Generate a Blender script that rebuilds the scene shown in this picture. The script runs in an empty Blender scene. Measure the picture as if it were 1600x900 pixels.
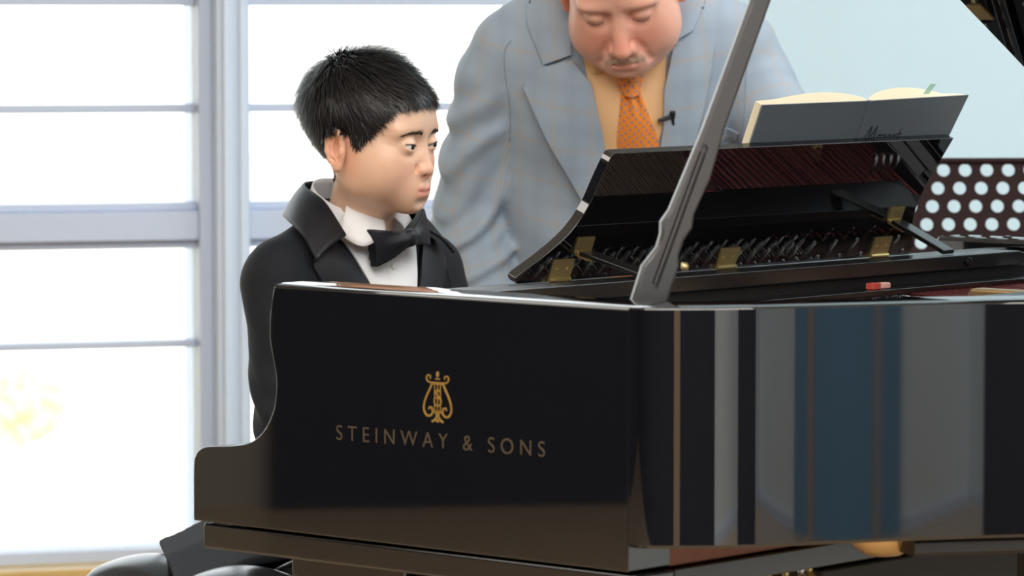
import bpy, bmesh, math, random
import numpy as np
from mathutils import Vector, Matrix

random.seed(7)
RNG = np.random.default_rng(7)
SC = bpy.context.scene
COL = SC.collection

# ------------------------------------------------------------------ camera
cam_data = bpy.data.cameras.new('camera')
cam = bpy.data.objects.new('camera', cam_data)
COL.objects.link(cam)
cam_data.sensor_width = 36.0
cam_data.lens = 140.0
cam.location = (0.0, 0.0, 1.302)
cam.rotation_euler = (math.radians(90.0 - 3.908), 0.0, 0.0)
cam_data.clip_start = 0.1
cam_data.dof.use_dof = True
cam_data.dof.focus_distance = 5.25
cam_data.dof.aperture_fstop = 7.5
SC.camera = cam

# ------------------------------------------------------------------ world and lights
world = bpy.data.worlds.new('daylight')
SC.world = world
world.use_nodes = True
wn = world.node_tree.nodes
wl = world.node_tree.links
bg = wn['Background']
tc = wn.new('ShaderNodeTexCoord')
sep = wn.new('ShaderNodeSeparateXYZ')
ramp = wn.new('ShaderNodeValToRGB')
ramp.color_ramp.elements[0].position = 0.0
ramp.color_ramp.elements[0].color = (1.0, 0.985, 0.95, 1)
ramp.color_ramp.elements[1].position = 0.5
ramp.color_ramp.elements[1].color = (0.86, 0.93, 1.0, 1)
wl.new(tc.outputs['Generated'], sep.inputs[0])
wl.new(sep.outputs['Z'], ramp.inputs[0])
wl.new(ramp.outputs[0], bg.inputs['Color'])
bg.inputs['Strength'].default_value = 3.4


def area_light(name, loc, rot, sx, sy, watts, color=(1, 1, 1)):
    d = bpy.data.lights.new(name, 'AREA')
    d.shape = 'RECTANGLE'
    d.size = sx
    d.size_y = sy
    d.energy = watts
    d.color = color
    o = bpy.data.objects.new(name, d)
    o.location = loc
    o.rotation_euler = rot
    COL.objects.link(o)
    return o


area_light('ceiling_fill_front', (0.4, 2.4, 3.38), (0, 0, 0), 4.0, 2.6, 170, (1.0, 0.96, 0.90))  # unseen fill lamps under the ceiling, added to light the room side
area_light('ceiling_fill_rear', (0.9, 0.3, 3.38), (0, 0, 0), 4.6, 1.6, 235, (0.98, 0.98, 0.98))  # added fill, also brightens the wall mirrored in the bent side
area_light('ceiling_fill_side', (2.5, 6.0, 3.38), (0, 0, 0), 2.2, 2.6, 80, (0.92, 0.96, 1.0))  # added fill for the right part of the back wall
area_light('ceiling_fill_left', (-4.2, 3.6, 3.38), (0, 0, 0), 2.0, 2.6, 75, (1.0, 0.95, 0.88))  # added fill for the left wall that the cheek mirrors

SC.view_settings.view_transform = 'Standard'
SC.view_settings.look = 'None'
SC.view_settings.gamma = 1.0
SC.view_settings.use_curve_mapping = False
SC.view_settings.exposure = 0.0
SC.cycles.use_denoising = True
SC.cycles.max_bounces = 10
SC.cycles.transparent_max_bounces = 16
SC.cycles.sample_clamp_indirect = 6.0
SC.cycles.caustics_reflective = False
SC.cycles.caustics_refractive = False


# ------------------------------------------------------------------ materials
def mat(name, color, rough=0.5, metal=0.0, ior=1.5, coat=0.0, sheen=0.0, sss=0.0, bump=None, vary=None, spec=None):
    m = bpy.data.materials.new(name)
    m.use_nodes = True
    nt = m.node_tree
    b = nt.nodes['Principled BSDF']
    b.inputs['Base Color'].default_value = (*color, 1)
    b.inputs['Roughness'].default_value = rough
    b.inputs['Metallic'].default_value = metal
    b.inputs['IOR'].default_value = ior
    if spec is not None:
        b.inputs['Specular IOR Level'].default_value = spec
    if coat:
        b.inputs['Coat Weight'].default_value = coat
        b.inputs['Coat Roughness'].default_value = 0.04
    if sheen:
        b.inputs['Sheen Weight'].default_value = sheen
        b.inputs['Sheen Roughness'].default_value = 0.4
    if sss:
        b.inputs['Subsurface Weight'].default_value = sss
        b.inputs['Subsurface Radius'].default_value = (0.012, 0.005, 0.003)
        b.inputs['Subsurface Scale'].default_value = 0.6
    t = nt.nodes.new('ShaderNodeTexCoord')
    if vary:
        scale, amount = vary
        nz = nt.nodes.new('ShaderNodeTexNoise')
        nz.inputs['Scale'].default_value = scale
        nz.inputs['Detail'].default_value = 4
        nt.links.new(t.outputs['Object'], nz.inputs['Vector'])
        mx = nt.nodes.new('ShaderNodeMix')
        mx.data_type = 'RGBA'
        mx.blend_type = 'MIX'
        mx.inputs['A'].default_value = (*[c * (1 - amount) for c in color], 1)
        mx.inputs['B'].default_value = (*[min(1, c * (1 + amount)) for c in color], 1)
        nt.links.new(nz.outputs['Fac'], mx.inputs['Factor'])
        nt.links.new(mx.outputs['Result'], b.inputs['Base Color'])
    if bump:
        scale, strength, dist = bump
        nz = nt.nodes.new('ShaderNodeTexNoise')
        nz.inputs['Scale'].default_value = scale
        nz.inputs['Detail'].default_value = 3
        nt.links.new(t.outputs['Object'], nz.inputs['Vector'])
        bp = nt.nodes.new('ShaderNodeBump')
        bp.inputs['Strength'].default_value = strength
        bp.inputs['Distance'].default_value = dist
        nt.links.new(nz.outputs['Fac'], bp.inputs['Height'])
        nt.links.new(bp.outputs['Normal'], b.inputs['Normal'])
    return m


def skin_mat(name, color):
    m = mat(name, color, rough=0.37, sss=0.12, bump=(900, 0.15, 0.0004))
    nt = m.node_tree
    b = nt.nodes['Principled BSDF']
    at = nt.nodes.new('ShaderNodeVertexColor')
    at.layer_name = 'tint'
    mx = nt.nodes.new('ShaderNodeMix')
    mx.data_type = 'RGBA'
    mx.blend_type = 'MULTIPLY'
    mx.inputs['Factor'].default_value = 1.0
    mx.inputs['A'].default_value = (*color, 1)
    nt.links.new(at.outputs['Color'], mx.inputs['B'])
    nt.links.new(mx.outputs['Result'], b.inputs['Base Color'])
    return m


def plaid_mat(name):
    """pale blue-grey suiting: fine weave, a windowpane check of tan lines; the cloth runs along UVs in metres"""
    m = mat(name, (0.36, 0.43, 0.50), rough=0.7, sheen=0.15)
    nt = m.node_tree
    b = nt.nodes['Principled BSDF']
    uv = nt.nodes.new('ShaderNodeUVMap')
    uv.uv_map = 'cloth'
    sp = nt.nodes.new('ShaderNodeSeparateXYZ')
    nt.links.new(uv.outputs[0], sp.inputs[0])

    def math_node(op, a, c, clamp=False):
        n = nt.nodes.new('ShaderNodeMath')
        n.operation = op
        n.use_clamp = clamp
        for k, v in enumerate((a, c)):
            if v is None:
                continue
            if isinstance(v, (int, float)):
                n.inputs[k].default_value = v
            else:
                nt.links.new(v, n.inputs[k])
        return n.outputs[0]

    def line(src, period, width, phase):
        f = math_node('FRACT', math_node('ADD', math_node('DIVIDE', src, period), phase), None)
        d = math_node('ABSOLUTE', math_node('SUBTRACT', f, 0.5), None)
        return math_node('SUBTRACT', 1.0, math_node('DIVIDE', d, width / period), True)

    def blend(a, fac, col):
        x = nt.nodes.new('ShaderNodeMix')
        x.data_type = 'RGBA'
        if isinstance(a, tuple):
            x.inputs['A'].default_value = a
        else:
            nt.links.new(a, x.inputs['A'])
        x.inputs['B'].default_value = col
        nt.links.new(fac, x.inputs['Factor'])
        return x.outputs['Result']

    u, v = sp.outputs['X'], sp.outputs['Y']
    c = (0.305, 0.385, 0.475, 1)
    c = blend(c, math_node('MULTIPLY', line(u, 0.056, 0.013, 0.1), 0.45), (0.235, 0.30, 0.39, 1))
    c = blend(c, math_node('MULTIPLY', line(v, 0.064, 0.015, 0.3), 0.45), (0.235, 0.30, 0.39, 1))
    c = blend(c, math_node('MULTIPLY', line(u, 0.056, 0.0050, 0.6), 0.46), (0.40, 0.34, 0.29, 1))
    c = blend(c, math_node('MULTIPLY', line(v, 0.064, 0.0055, 0.8), 0.46), (0.40, 0.34, 0.29, 1))
    c = blend(c, math_node('MULTIPLY', line(u, 0.0034, 0.0016, 0.0), 0.16), (0.75, 0.80, 0.85, 1))
    c = blend(c, math_node('MULTIPLY', line(v, 0.0034, 0.0016, 0.0), 0.16), (0.20, 0.25, 0.32, 1))
    nt.links.new(c, b.inputs['Base Color'])
    return m


def tie_mat(name):
    """orange silk with rows of small grey-blue dots"""
    m = mat(name, (0.85, 0.26, 0.03), rough=0.42, sheen=0.2)
    nt = m.node_tree
    b = nt.nodes['Principled BSDF']
    uv = nt.nodes.new('ShaderNodeUVMap')
    uv.uv_map = 'cloth'
    mp = nt.nodes.new('ShaderNodeMapping')
    mp.inputs['Scale'].default_value = (115, 115, 1)
    mp.inputs['Rotation'].default_value = (0, 0, math.radians(38))
    nt.links.new(uv.outputs[0], mp.inputs[0])
    fr = nt.nodes.new('ShaderNodeVectorMath')
    fr.operation = 'FRACTION'
    nt.links.new(mp.outputs[0], fr.inputs[0])
    ds = nt.nodes.new('ShaderNodeVectorMath')
    ds.operation = 'DISTANCE'
    ds.inputs[1].default_value = (0.5, 0.5, 0)
    nt.links.new(fr.outputs[0], ds.inputs[0])
    lt = nt.nodes.new('ShaderNodeMath')
    lt.operation = 'LESS_THAN'
    lt.inputs[1].default_value = 0.24
    nt.links.new(ds.outputs['Value'], lt.inputs[0])
    mx = nt.nodes.new('ShaderNodeMix')
    mx.data_type = 'RGBA'
    mx.inputs['A'].default_value = (0.85, 0.26, 0.03, 1)
    mx.inputs['B'].default_value = (0.30, 0.22, 0.27, 1)
    nt.links.new(lt.outputs[0], mx.inputs['Factor'])
    nt.links.new(mx.outputs['Result'], b.inputs['Base Color'])
    return m


def glass_mat(name):
    m = bpy.data.materials.new(name)
    m.use_nodes = True
    nt = m.node_tree
    nt.nodes.remove(nt.nodes['Principled BSDF'])
    out = nt.nodes['Material Output']
    tr = nt.nodes.new('ShaderNodeBsdfTransparent')
    tr.inputs[0].default_value = (0.97, 0.985, 0.98, 1)
    gl = nt.nodes.new('ShaderNodeBsdfGlossy')
    gl.inputs['Roughness'].default_value = 0.02
    fr = nt.nodes.new('ShaderNodeFresnel')
    fr.inputs[0].default_value = 1.5
    mx = nt.nodes.new('ShaderNodeMixShader')
    nt.links.new(fr.outputs[0], mx.inputs[0])
    nt.links.new(tr.outputs[0], mx.inputs[1])
    nt.links.new(gl.outputs[0], mx.inputs[2])
    nt.links.new(mx.outputs[0], out.inputs[0])
    return m


def wood_mat(name, c1, c2, scale=6.0, rough=0.35):
    m = mat(name, c1, rough=rough)
    nt = m.node_tree
    b = nt.nodes['Principled BSDF']
    t = nt.nodes.new('ShaderNodeTexCoord')
    mp = nt.nodes.new('ShaderNodeMapping')
    mp.inputs['Scale'].default_value = (1, 9, 9)
    nz = nt.nodes.new('ShaderNodeTexNoise')
    nz.inputs['Scale'].default_value = scale
    nz.inputs['Detail'].default_value = 6
    mx = nt.nodes.new('ShaderNodeMix')
    mx.data_type = 'RGBA'
    mx.inputs['A'].default_value = (*c1, 1)
    mx.inputs['B'].default_value = (*c2, 1)
    nt.links.new(t.outputs['Object'], mp.inputs[0])
    nt.links.new(mp.outputs[0], nz.inputs['Vector'])
    nt.links.new(nz.outputs['Fac'], mx.inputs['Factor'])
    nt.links.new(mx.outputs['Result'], b.inputs['Base Color'])
    return m


M = {}
M['lacquer'] = mat('black_lacquer', (0.0035, 0.0035, 0.0045), rough=0.025, ior=1.95)
M['satin'] = mat('satin_black_lacquer', (0.006, 0.006, 0.007), rough=0.22, ior=1.8)
M['prop'] = mat('satin_prop_lacquer', (0.022, 0.018, 0.016), rough=0.36, ior=1.9)
M['dull_black'] = mat('dull_black', (0.012, 0.011, 0.011), rough=0.55)
M['gold'] = mat('gold_leaf', (0.62, 0.38, 0.10), rough=0.38, metal=0.75, vary=(60, 0.15))
M['letter'] = mat('gold_lettering', (0.105, 0.078, 0.048), rough=0.5, metal=0.3)
M['brass'] = mat('brass', (0.72, 0.56, 0.25), rough=0.28, metal=0.9, vary=(40, 0.1))
M['bronze'] = mat('bronze_paint', (0.62, 0.42, 0.20), rough=0.36, metal=0.75, vary=(30, 0.08))
M['plate_web'] = mat('dark_plate_web', (0.20, 0.105, 0.075), rough=0.45, vary=(90, 0.4))
M['steel'] = mat('steel', (0.75, 0.75, 0.76), rough=0.22, metal=1.0)
M['copper'] = mat('copper_winding', (0.26, 0.055, 0.06), rough=0.35, metal=0.7)
M['spruce'] = wood_mat('spruce', (0.55, 0.36, 0.17), (0.42, 0.25, 0.10))
M['redwood'] = wood_mat('brown_beam_wood', (0.26, 0.09, 0.05), (0.18, 0.06, 0.035))
M['felt_red'] = mat('red_felt', (0.32, 0.012, 0.03), rough=0.95, bump=(500, 0.4, 0.001))
M['felt_white'] = mat('white_felt', (0.75, 0.73, 0.68), rough=0.95)
M['ivory'] = mat('white_key', (0.80, 0.78, 0.72), rough=0.2)
M['ebony'] = mat('black_key', (0.01, 0.01, 0.01), rough=0.25)
M['paint'] = mat('white_window_paint', (0.64, 0.73, 0.90), rough=0.45, vary=(3, 0.04))
M['wall'] = mat('pale_blue_wall', (0.65, 0.82, 0.89), rough=0.85, bump=(120, 0.08, 0.002))
M['glass'] = glass_mat('window_glass')


# ------------------------------------------------------------------ object helpers
def tag(o, label=None, cat=None, group=None, kind=None):
    if label:
        o['label'] = label
    if cat:
        o['category'] = cat
    if group:
        o['group'] = group
    if kind:
        o['kind'] = kind
    return o


def empty(name, loc, rotz=0.0, label=None, cat=None, group=None):
    o = bpy.data.objects.new(name, None)
    o.empty_display_size = 0.1
    o.location = loc
    o.rotation_euler = (0, 0, rotz)
    COL.objects.link(o)
    return tag(o, label, cat, group)


def mesh_obj(name, verts, faces, m, parent=None, smooth=None, bevel=0.0, seg=2):
    """one linked mesh object; smooth = angle in degrees for sharp edges"""
    me = bpy.data.meshes.new(name)
    me.from_pydata([tuple(map(float, v)) for v in verts], [], [tuple(int(i) for i in f) for f in faces])
    me.validate()
    bm = bmesh.new()
    bm.from_mesh(me)
    bmesh.ops.recalc_face_normals(bm, faces=bm.faces)
    bm.to_mesh(me)
    bm.free()
    return finish(name, me, m, parent, smooth, bevel, seg)


def finish(name, me, m, parent=None, smooth=None, bevel=0.0, seg=2):
    me.materials.append(m)
    if smooth is not None:
        for p in me.polygons:
            p.use_smooth = True
        if smooth < 180:
            me.set_sharp_from_angle(angle=math.radians(smooth))
    o = bpy.data.objects.new(name, me)
    COL.objects.link(o)
    if parent is not None:
        o.parent = parent
    if bevel:
        b = o.modifiers.new('bevel', 'BEVEL')
        b.width = bevel
        b.segments = seg
        b.limit_method = 'ANGLE'
        b.angle_limit = math.radians(40)
        b.harden_normals = True
        for p in me.polygons:
            p.use_smooth = True
        if smooth is None:
            me.set_sharp_from_angle(angle=math.radians(35))
    return o


class MB:
    """collects simple solids into one mesh"""

    def __init__(self):
        self.v, self.f = [], []

    def add(self, verts, faces):
        n = len(self.v)
        self.v += [tuple(map(float, q)) for q in verts]
        self.f += [tuple(i + n for i in q) for q in faces]
        return self

    def box(self, lo, hi):
        (a, b, c), (d, e, f) = lo, hi
        return self.add([(a, b, c), (d, b, c), (d, e, c), (a, e, c), (a, b, f), (d, b, f), (d, e, f), (a, e, f)],
                        [(0, 3, 2, 1), (4, 5, 6, 7), (0, 1, 5, 4), (1, 2, 6, 5), (2, 3, 7, 6), (3, 0, 4, 7)])

    def obox(self, center, half, mx):
        """oriented box: mx columns are its axes"""
        c = np.array(center, float)
        mx = np.array(mx, float)
        vs = []
        for z in (-1, 1):
            for x, y in ((-1, -1), (1, -1), (1, 1), (-1, 1)):
                vs.append(c + mx @ (np.array([x, y, z]) * np.array(half)))
        return self.add(vs, [(0, 3, 2, 1), (4, 5, 6, 7), (0, 1, 5, 4), (1, 2, 6, 5), (2, 3, 7, 6), (3, 0, 4, 7)])

    def prism(self, poly, axis, lo, hi):
        """extrude a 2D polygon along axis 0/1/2; the polygon uses the other two axes in order"""
        n = len(poly)
        vs = []
        for t in (lo, hi):
            for a, b in poly:
                q = [a, b]
                q.insert(axis, t)
                vs.append(q)
        fs = [tuple(range(n))[::-1], tuple(range(n, 2 * n))]
        for i in range(n):
            j = (i + 1) % n
            fs.append((i, j, n + j, n + i))
        return self.add(vs, fs)

    def tube(self, pts, r, n=8, caps=True):
        pts = [np.array(p, float) for p in pts]
        rs = r if isinstance(r, (list, tuple, np.ndarray)) else [r] * len(pts)
        ring = []
        t0 = pts[1] - pts[0]
        up = np.array([0, 0, 1.0]) if abs(t0[2]) < 0.9 * np.linalg.norm(t0) else np.array([1.0, 0, 0])
        for i, p in enumerate(pts):
            t = pts[min(i + 1, len(pts) - 1)] - pts[max(i - 1, 0)]
            t = t / (np.linalg.norm(t) + 1e-12)
            s = np.cross(t, up)
            s /= np.linalg.norm(s) + 1e-12
            up = np.cross(s, t)
            ring += [p + rs[i] * (math.cos(2 * math.pi * k / n) * s + math.sin(2 * math.pi * k / n) * up) for k in range(n)]
        fs = []
        for i in range(len(pts) - 1):
            for k in range(n):
                a, b = i * n + k, i * n + (k + 1) % n
                fs.append((a, b, b + n, a + n))
        if caps:
            fs.append(tuple(range(n))[::-1])
            fs.append(tuple(range((len(pts) - 1) * n, len(pts) * n)))
        return self.add(ring, fs)

    def lathe(self, prof, center, axis=(0, 0, 1), n=24):
        """profile of (radius, height) about an axis through center"""
        a = Vector(axis).normalized()
        q = Vector((0, 0, 1)).rotation_difference(a)
        vs, fs = [], []
        for r, h in prof:
            for k in range(n):
                w = q @ Vector((r * math.cos(2 * math.pi * k / n), r * math.sin(2 * math.pi * k / n), h)) + Vector(center)
                vs.append(tuple(w))
        for i in range(len(prof) - 1):
            for k in range(n):
                j = (k + 1) % n
                fs.append((i * n + k, i * n + j, (i + 1) * n + j, (i + 1) * n + k))
        fs.append(tuple(range(n))[::-1])
        fs.append(tuple(range((len(prof) - 1) * n, len(prof) * n)))
        return self.add(vs, fs)

    def grid(self, G):
        """G[i][j] points, an open quad grid"""
        a, b = len(G), len(G[0])
        return self.add([p for row in G for p in row],
                        [(i * b + j, i * b + j + 1, (i + 1) * b + j + 1, (i + 1) * b + j) for i in range(a - 1) for j in range(b - 1)])

    def build(self, name, m, parent=None, smooth=None, bevel=0.0, seg=2):
        return mesh_obj(name, self.v, self.f, m, parent, smooth, bevel, seg)


def copy_tree(o, parent=None):
    c = o.copy()
    COL.objects.link(c)
    c.parent = parent
    for ch in list(o.children):
        copy_tree(ch, c)
    return c


def spline(pts, n):
    """Catmull-Rom through the points, n samples"""
    P = np.array(pts, float)
    P = np.vstack([2 * P[0] - P[1], P, 2 * P[-1] - P[-2]])
    out = []
    m = len(P) - 3
    for t in np.linspace(0, m - 1e-9, n):
        i = int(t)
        u = t - i
        a, b, c, d = P[i], P[i + 1], P[i + 2], P[i + 3]
        out.append(0.5 * ((2 * b) + (c - a) * u + (2 * a - 5 * b + 4 * c - d) * u * u + (3 * b - a - 3 * c + d) * u ** 3))
    return np.array(out)


def resample(pts, n):
    P = np.array(pts, float)
    d = np.r_[0, np.cumsum(np.linalg.norm(np.diff(P, axis=0), axis=1))]
    t = np.linspace(0, d[-1], n)
    return np.stack([np.interp(t, d, P[:, k]) for k in range(P.shape[1])], 1)

# ------------------------------------------------------------------ the room
PSI = math.atan(0.29)                       # the window wall runs a little away to the right
W0 = np.array([-0.5558, 7.5823, 0.0])
WU = np.array([math.cos(PSI), math.sin(PSI), 0.0])
WV = np.array([-math.sin(PSI), math.cos(PSI), 0.0])   # outwards


def wall_pt(u, v, z):
    return W0 + WU * u + WV * v + np.array([0, 0, z])


def wall_box(mb, u0, u1, v0, v1, z0, z1):
    c = (wall_pt(u0, v0, z0) + wall_pt(u1, v1, z1)) / 2
    mb.obox(c, ((u1 - u0) / 2, (v1 - v0) / 2, (z1 - z0) / 2), np.stack([WU, WV, [0, 0, 1]], 1))
    return mb


SILL, HEAD, U_L, U_R = 0.285, 2.55, -2.6, 0.93
floor_m = wood_mat('pale_oak_floor', (0.50, 0.37, 0.24), (0.42, 0.30, 0.19), 2.0, 0.28)
tag(MB().box((-6.2, -0.85, -0.1), (4.1, 9.2, 0.0)).build('floor', floor_m), kind='structure')
ceil_m = mat('white_ceiling', (0.82, 0.82, 0.80), rough=0.9)
tag(MB().box((-6.2, -0.85, 3.4), (4.1, 9.2, 3.5)).build('ceiling', ceil_m), kind='structure')
wb = MB()
wall_box(wb, U_L, U_R, 0.02, 0.26, 0.0, SILL - 0.02)
wall_box(wb, U_L, U_R, 0.02, 0.26, HEAD, 3.4)
wall_box(wb, U_R, 4.75, 0.02, 0.26, 0.0, 3.4)
wall_box(wb, -5.9, U_L, 0.02, 0.26, 0.0, 3.4)
tag(wb.build('wall_back', M['wall']), kind='structure')
dark_m = mat('dark_navy_reflection_panel', (0.010, 0.014, 0.030), rough=0.7)
grey_m = mat('grey_wall', (0.76, 0.84, 0.88), rough=0.9)
greige_m = mat('greige_wall', (0.42, 0.38, 0.31), rough=0.9)
blue_w = mat('blue_reflection_panel', (0.14, 0.32, 0.50), rough=0.8)
tan_w = mat('tan_reflection_strip', (0.52, 0.36, 0.24), rough=0.6)
XL, XR, YF = -6.0, 3.9, -0.65
tag(MB().box((XL - 0.2, YF - 0.2, 0), (XL, 6.6, 3.4)).build('wall_left', greige_m), kind='structure')
tag(MB().box((XL, YF, 0), (XL + 0.06, 4.45, 3.3)).build('reflection_panel_4', dark_m), kind='structure')  # unseen dark panel, added so the straight cheek mirrors darkness
tag(MB().box((XR, YF - 0.2, 0), (XR + 0.2, 9.2, 3.4)).build('wall_right', grey_m), kind='structure')
tag(MB().box((XL, YF - 0.2, 0), (XR, YF, 3.4)).build('wall_front', grey_m), kind='structure')
tag(MB().box((XL + 0.06, YF, 0), (1.72, YF + 0.05, 3.3)).build('reflection_panel_5', dark_m), kind='structure')  # unseen dark panel standing in for the dark hall mirrored in the bend
tag(MB().box((0.46, YF + 0.05, 0), (0.66, YF + 0.09, 2.6)).build('reflection_strip_6', tan_w), kind='structure')  # unseen strip, added for the thin tan band mirrored in the bend
tag(MB().obox((2.86, 0.20, 1.7), (0.265, 0.12, 1.7), np.array([[0.857, -0.515, 0], [0.515, 0.857, 0], [0, 0, 1]])).build('reflection_pillar_7', dark_m, bevel=0.01), kind='structure')  # unseen pillar, placed for the black bands mirrored in the rim
tag(MB().box((XR - 0.03, 0.14, 0), (XR, 0.264, 3.3)).build('reflection_panel_8', blue_w), kind='structure')  # unseen panels and strip, placed for blue and tan bands in the rim
tag(MB().box((XR - 0.035, 0.264, 0), (XR, 0.284, 3.3)).build('reflection_strip_9', tan_w), kind='structure')
tag(MB().box((XR - 0.03, 0.284, 0), (XR, 1.6, 3.3)).build('reflection_panel_10', blue_w), kind='structure')
tag(MB().box((1.72, YF, 0), (XR, YF + 0.012, 0.035)).build('baseboard_front', M['paint']), kind='structure')
tag(MB().box((XR - 0.012, YF, 0), (XR, 9.0, 0.035)).build('baseboard_right', M['paint']), kind='structure')


def window(name, u0, u1, left_jamb, right_jamb):
    root = empty(name, tuple(wall_pt((u0 + u1) / 2, 0, SILL)))
    root['kind'] = 'structure'
    inv = Matrix.Translation(Vector(-np.array(root.location)))

    def put(part, mb):
        o = mb.build(part, M['paint'], root, bevel=0.003)
        o.data.transform(inv)
        return o
    for a, b in ((u0, u0 + left_jamb), (u1 - right_jamb, u1)):
        if b > a:
            put('jamb', wall_box(MB(), a, b, -0.01, 0.14, SILL, HEAD))
    i0, i1 = u0 + left_jamb, u1 - right_jamb
    put('head_rail', wall_box(MB(), i0, i1, 0.0, 0.13, HEAD - 0.05, HEAD))
    put('sill_rail', wall_box(MB(), i0, i1, 0.0, 0.13, SILL - 0.02, SILL + 0.004))
    for z0, z1, d in ((0.6700, 0.6830, 0.02), (1.1180, 1.1345, 0.02), (1.3215, 1.3400, 0.02), (1.70, 1.716, 0.02), (2.08, 2.096, 0.02)):
        put('glazing_bar', wall_box(MB(), i0, i1, 0.03, 0.03 + d + 0.03, z0, z1))
    r = put('meeting_rail', wall_box(MB(), i0, i1, 0.0, 0.11, 0.876, 0.932))
    for z0, z1 in ((0.860, 0.876), (0.932, 0.947)):
        b = put('rail_edge', wall_box(MB(), i0, i1, 0.02, 0.09, z0, z1))
        b.parent = r
    zs = [SILL, 0.67, 0.86, 0.947, 1.118, 1.3215, 1.70, 2.08, HEAD]
    zs = [(SILL, 0.676), (0.676, 0.87), (0.94, 1.126), (1.126, 1.33), (1.33, 1.708), (1.708, 2.088), (2.088, HEAD)]
    for z0, z1 in zs:
        o = wall_box(MB(), i0, i1, 0.052, 0.057, z0, z1).build('pane', M['glass'], root)
        o.data.transform(inv)
    return root


window('window_1', U_L, -0.017, 0.025, 0.025)
window('window_2', 0.045, U_R, 0.012, 0.03)
post_m = mat('white_post_paint', (0.76, 0.87, 1.0), rough=0.4)
mb = wall_box(MB(), -0.017, 0.045, -0.05, 0.12, 0.0, 3.4)
wall_box(mb, -0.006, 0.004, -0.062, -0.05, 0.0, 3.4)
wall_box(mb, 0.026, 0.036, -0.062, -0.05, 0.0, 3.4)
tag(mb.build('trim_1', post_m, bevel=0.003), kind='structure')
ledge_m = wood_mat('yellow_wood_sill', (0.78, 0.55, 0.22), (0.66, 0.44, 0.16))
tag(wall_box(MB(), U_L, -0.03, -0.09, 0.02, SILL - 0.05, SILL - 0.018).build('trim_2', ledge_m, bevel=0.004), kind='structure')
tag(wall_box(MB(), 0.05, U_R, -0.09, 0.02, SILL - 0.05, SILL - 0.018).build('trim_3', ledge_m, bevel=0.004), kind='structure')
tag(wall_box(MB(), U_R + 0.0, 4.6, -0.012, 0.02, 0.0, 0.12).build('baseboard_back', M['paint'], bevel=0.003), kind='structure')

# outside: pale sunlit yard and an autumn tree
yard_m = mat('dry_pale_yard', (0.92, 0.84, 0.66), rough=1.0, vary=(0.4, 0.08))
tag(MB().box((-80, 11.0, -4.4), (80, 160, -4.2)).build('ground', yard_m), kind='structure')

# ------------------------------------------------------------------ the grand piano (local: x towards the tail, y towards the bass, z up)
PW = 1.45
ZT, ZB = 0.980, 0.708
piano = empty('grand_piano', (-0.3940, 4.8917, 0.0), math.radians(-41.5),
              'glossy black grand piano with raised lid and gold lettering on its side', 'piano')

# rim plan: straight treble side, tight bend, shallow S, round tail, straight bass side
tau_keys = [(0.0, 0), (0.0061, 7.02), (0.0111, 13.71), (0.0157, 19.9), (0.0202, 25.55), (0.0246, 30.31), (0.0289, 33.99), (0.0332, 36.57), (0.0375, 38.54), (0.0417, 40.02), (0.046, 40.92), (0.0503, 41.67), (0.0546, 42.42), (0.0588, 43.08), (0.0603, 43.26), (0.0731, 44.66), (0.086, 46.07), (0.099, 48.03), (0.1121, 51.36), (0.1253, 54.49), (0.1388, 56.54), (0.1524, 57.69), (0.1661, 58.53), (0.1799, 58.99), (0.1937, 59.33), (0.2076, 59.47), (0.2215, 59.52), (0.2355, 59.49), (0.2495, 59.4), (0.2635, 59.26), (0.2775, 58.99), (0.2915, 58.62), (0.3055, 58.28), (0.3194, 57.93), (0.3334, 57.58), (0.3474, 57.12), (0.3613, 56.58), (0.3752, 56.04), (0.3891, 55.51), (0.4029, 54.94), (0.4167, 54.12), (0.4305, 53.28), (0.4442, 52.43), (0.4578, 51.52), (0.4714, 50.49), (0.4849, 49.47), (0.4984, 48.44), (0.62, 38.0), (0.8, 25), (1.0, 14), (1.2, 10), (9, 10)]
ks = np.array([k[0] for k in tau_keys])
kv = np.radians([k[1] for k in tau_keys])
x, y, s, ds = 0.700, 0.0, 0.0, 0.004
path = [(x, y, 0.0)]
while x < 1.98:
    t = float(np.interp(s + ds / 2, ks, kv))
    x += ds * math.cos(t)
    y += ds * math.sin(t)
    s += ds
    path.append((x, y, float(np.interp(s, ks, kv))))
# smooth the turning angle so that reflections flow
tt = np.array([p[2] for p in path])
for _ in range(8):
    tt[1:-1] = 0.25 * tt[:-2] + 0.5 * tt[1:-1] + 0.25 * tt[2:]
xs, ys = [0.700], [0.0]
for k in range(1, len(tt)):
    a = 0.5 * (tt[k - 1] + tt[k])
    xs.append(xs[-1] + ds * math.cos(a))
    ys.append(ys[-1] + ds * math.sin(a))
path = list(zip(xs, ys, tt))
x, y, t0 = path[-1]
R_tail = (PW - y) / (1 + math.cos(t0))
for k in range(1, 61):
    a = t0 + (math.pi - t0) * k / 60
    path.append((x + R_tail * (math.sin(a) - math.sin(t0)), y + R_tail * (math.cos(t0) - math.cos(a)), a))
x_end = path[-1][0]
for k in range(1, 13):
    path.append((x_end + (0.70 - x_end) * k / 12, PW, math.pi))
PATH = np.array(path)
PIANO_TAIL = PATH[:, 0].max()


def offset_path(d):
    """path moved inwards by d"""
    return np.stack([PATH[:, 0] - d * np.sin(PATH[:, 2]), PATH[:, 1] + d * np.cos(PATH[:, 2])], 1)


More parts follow.
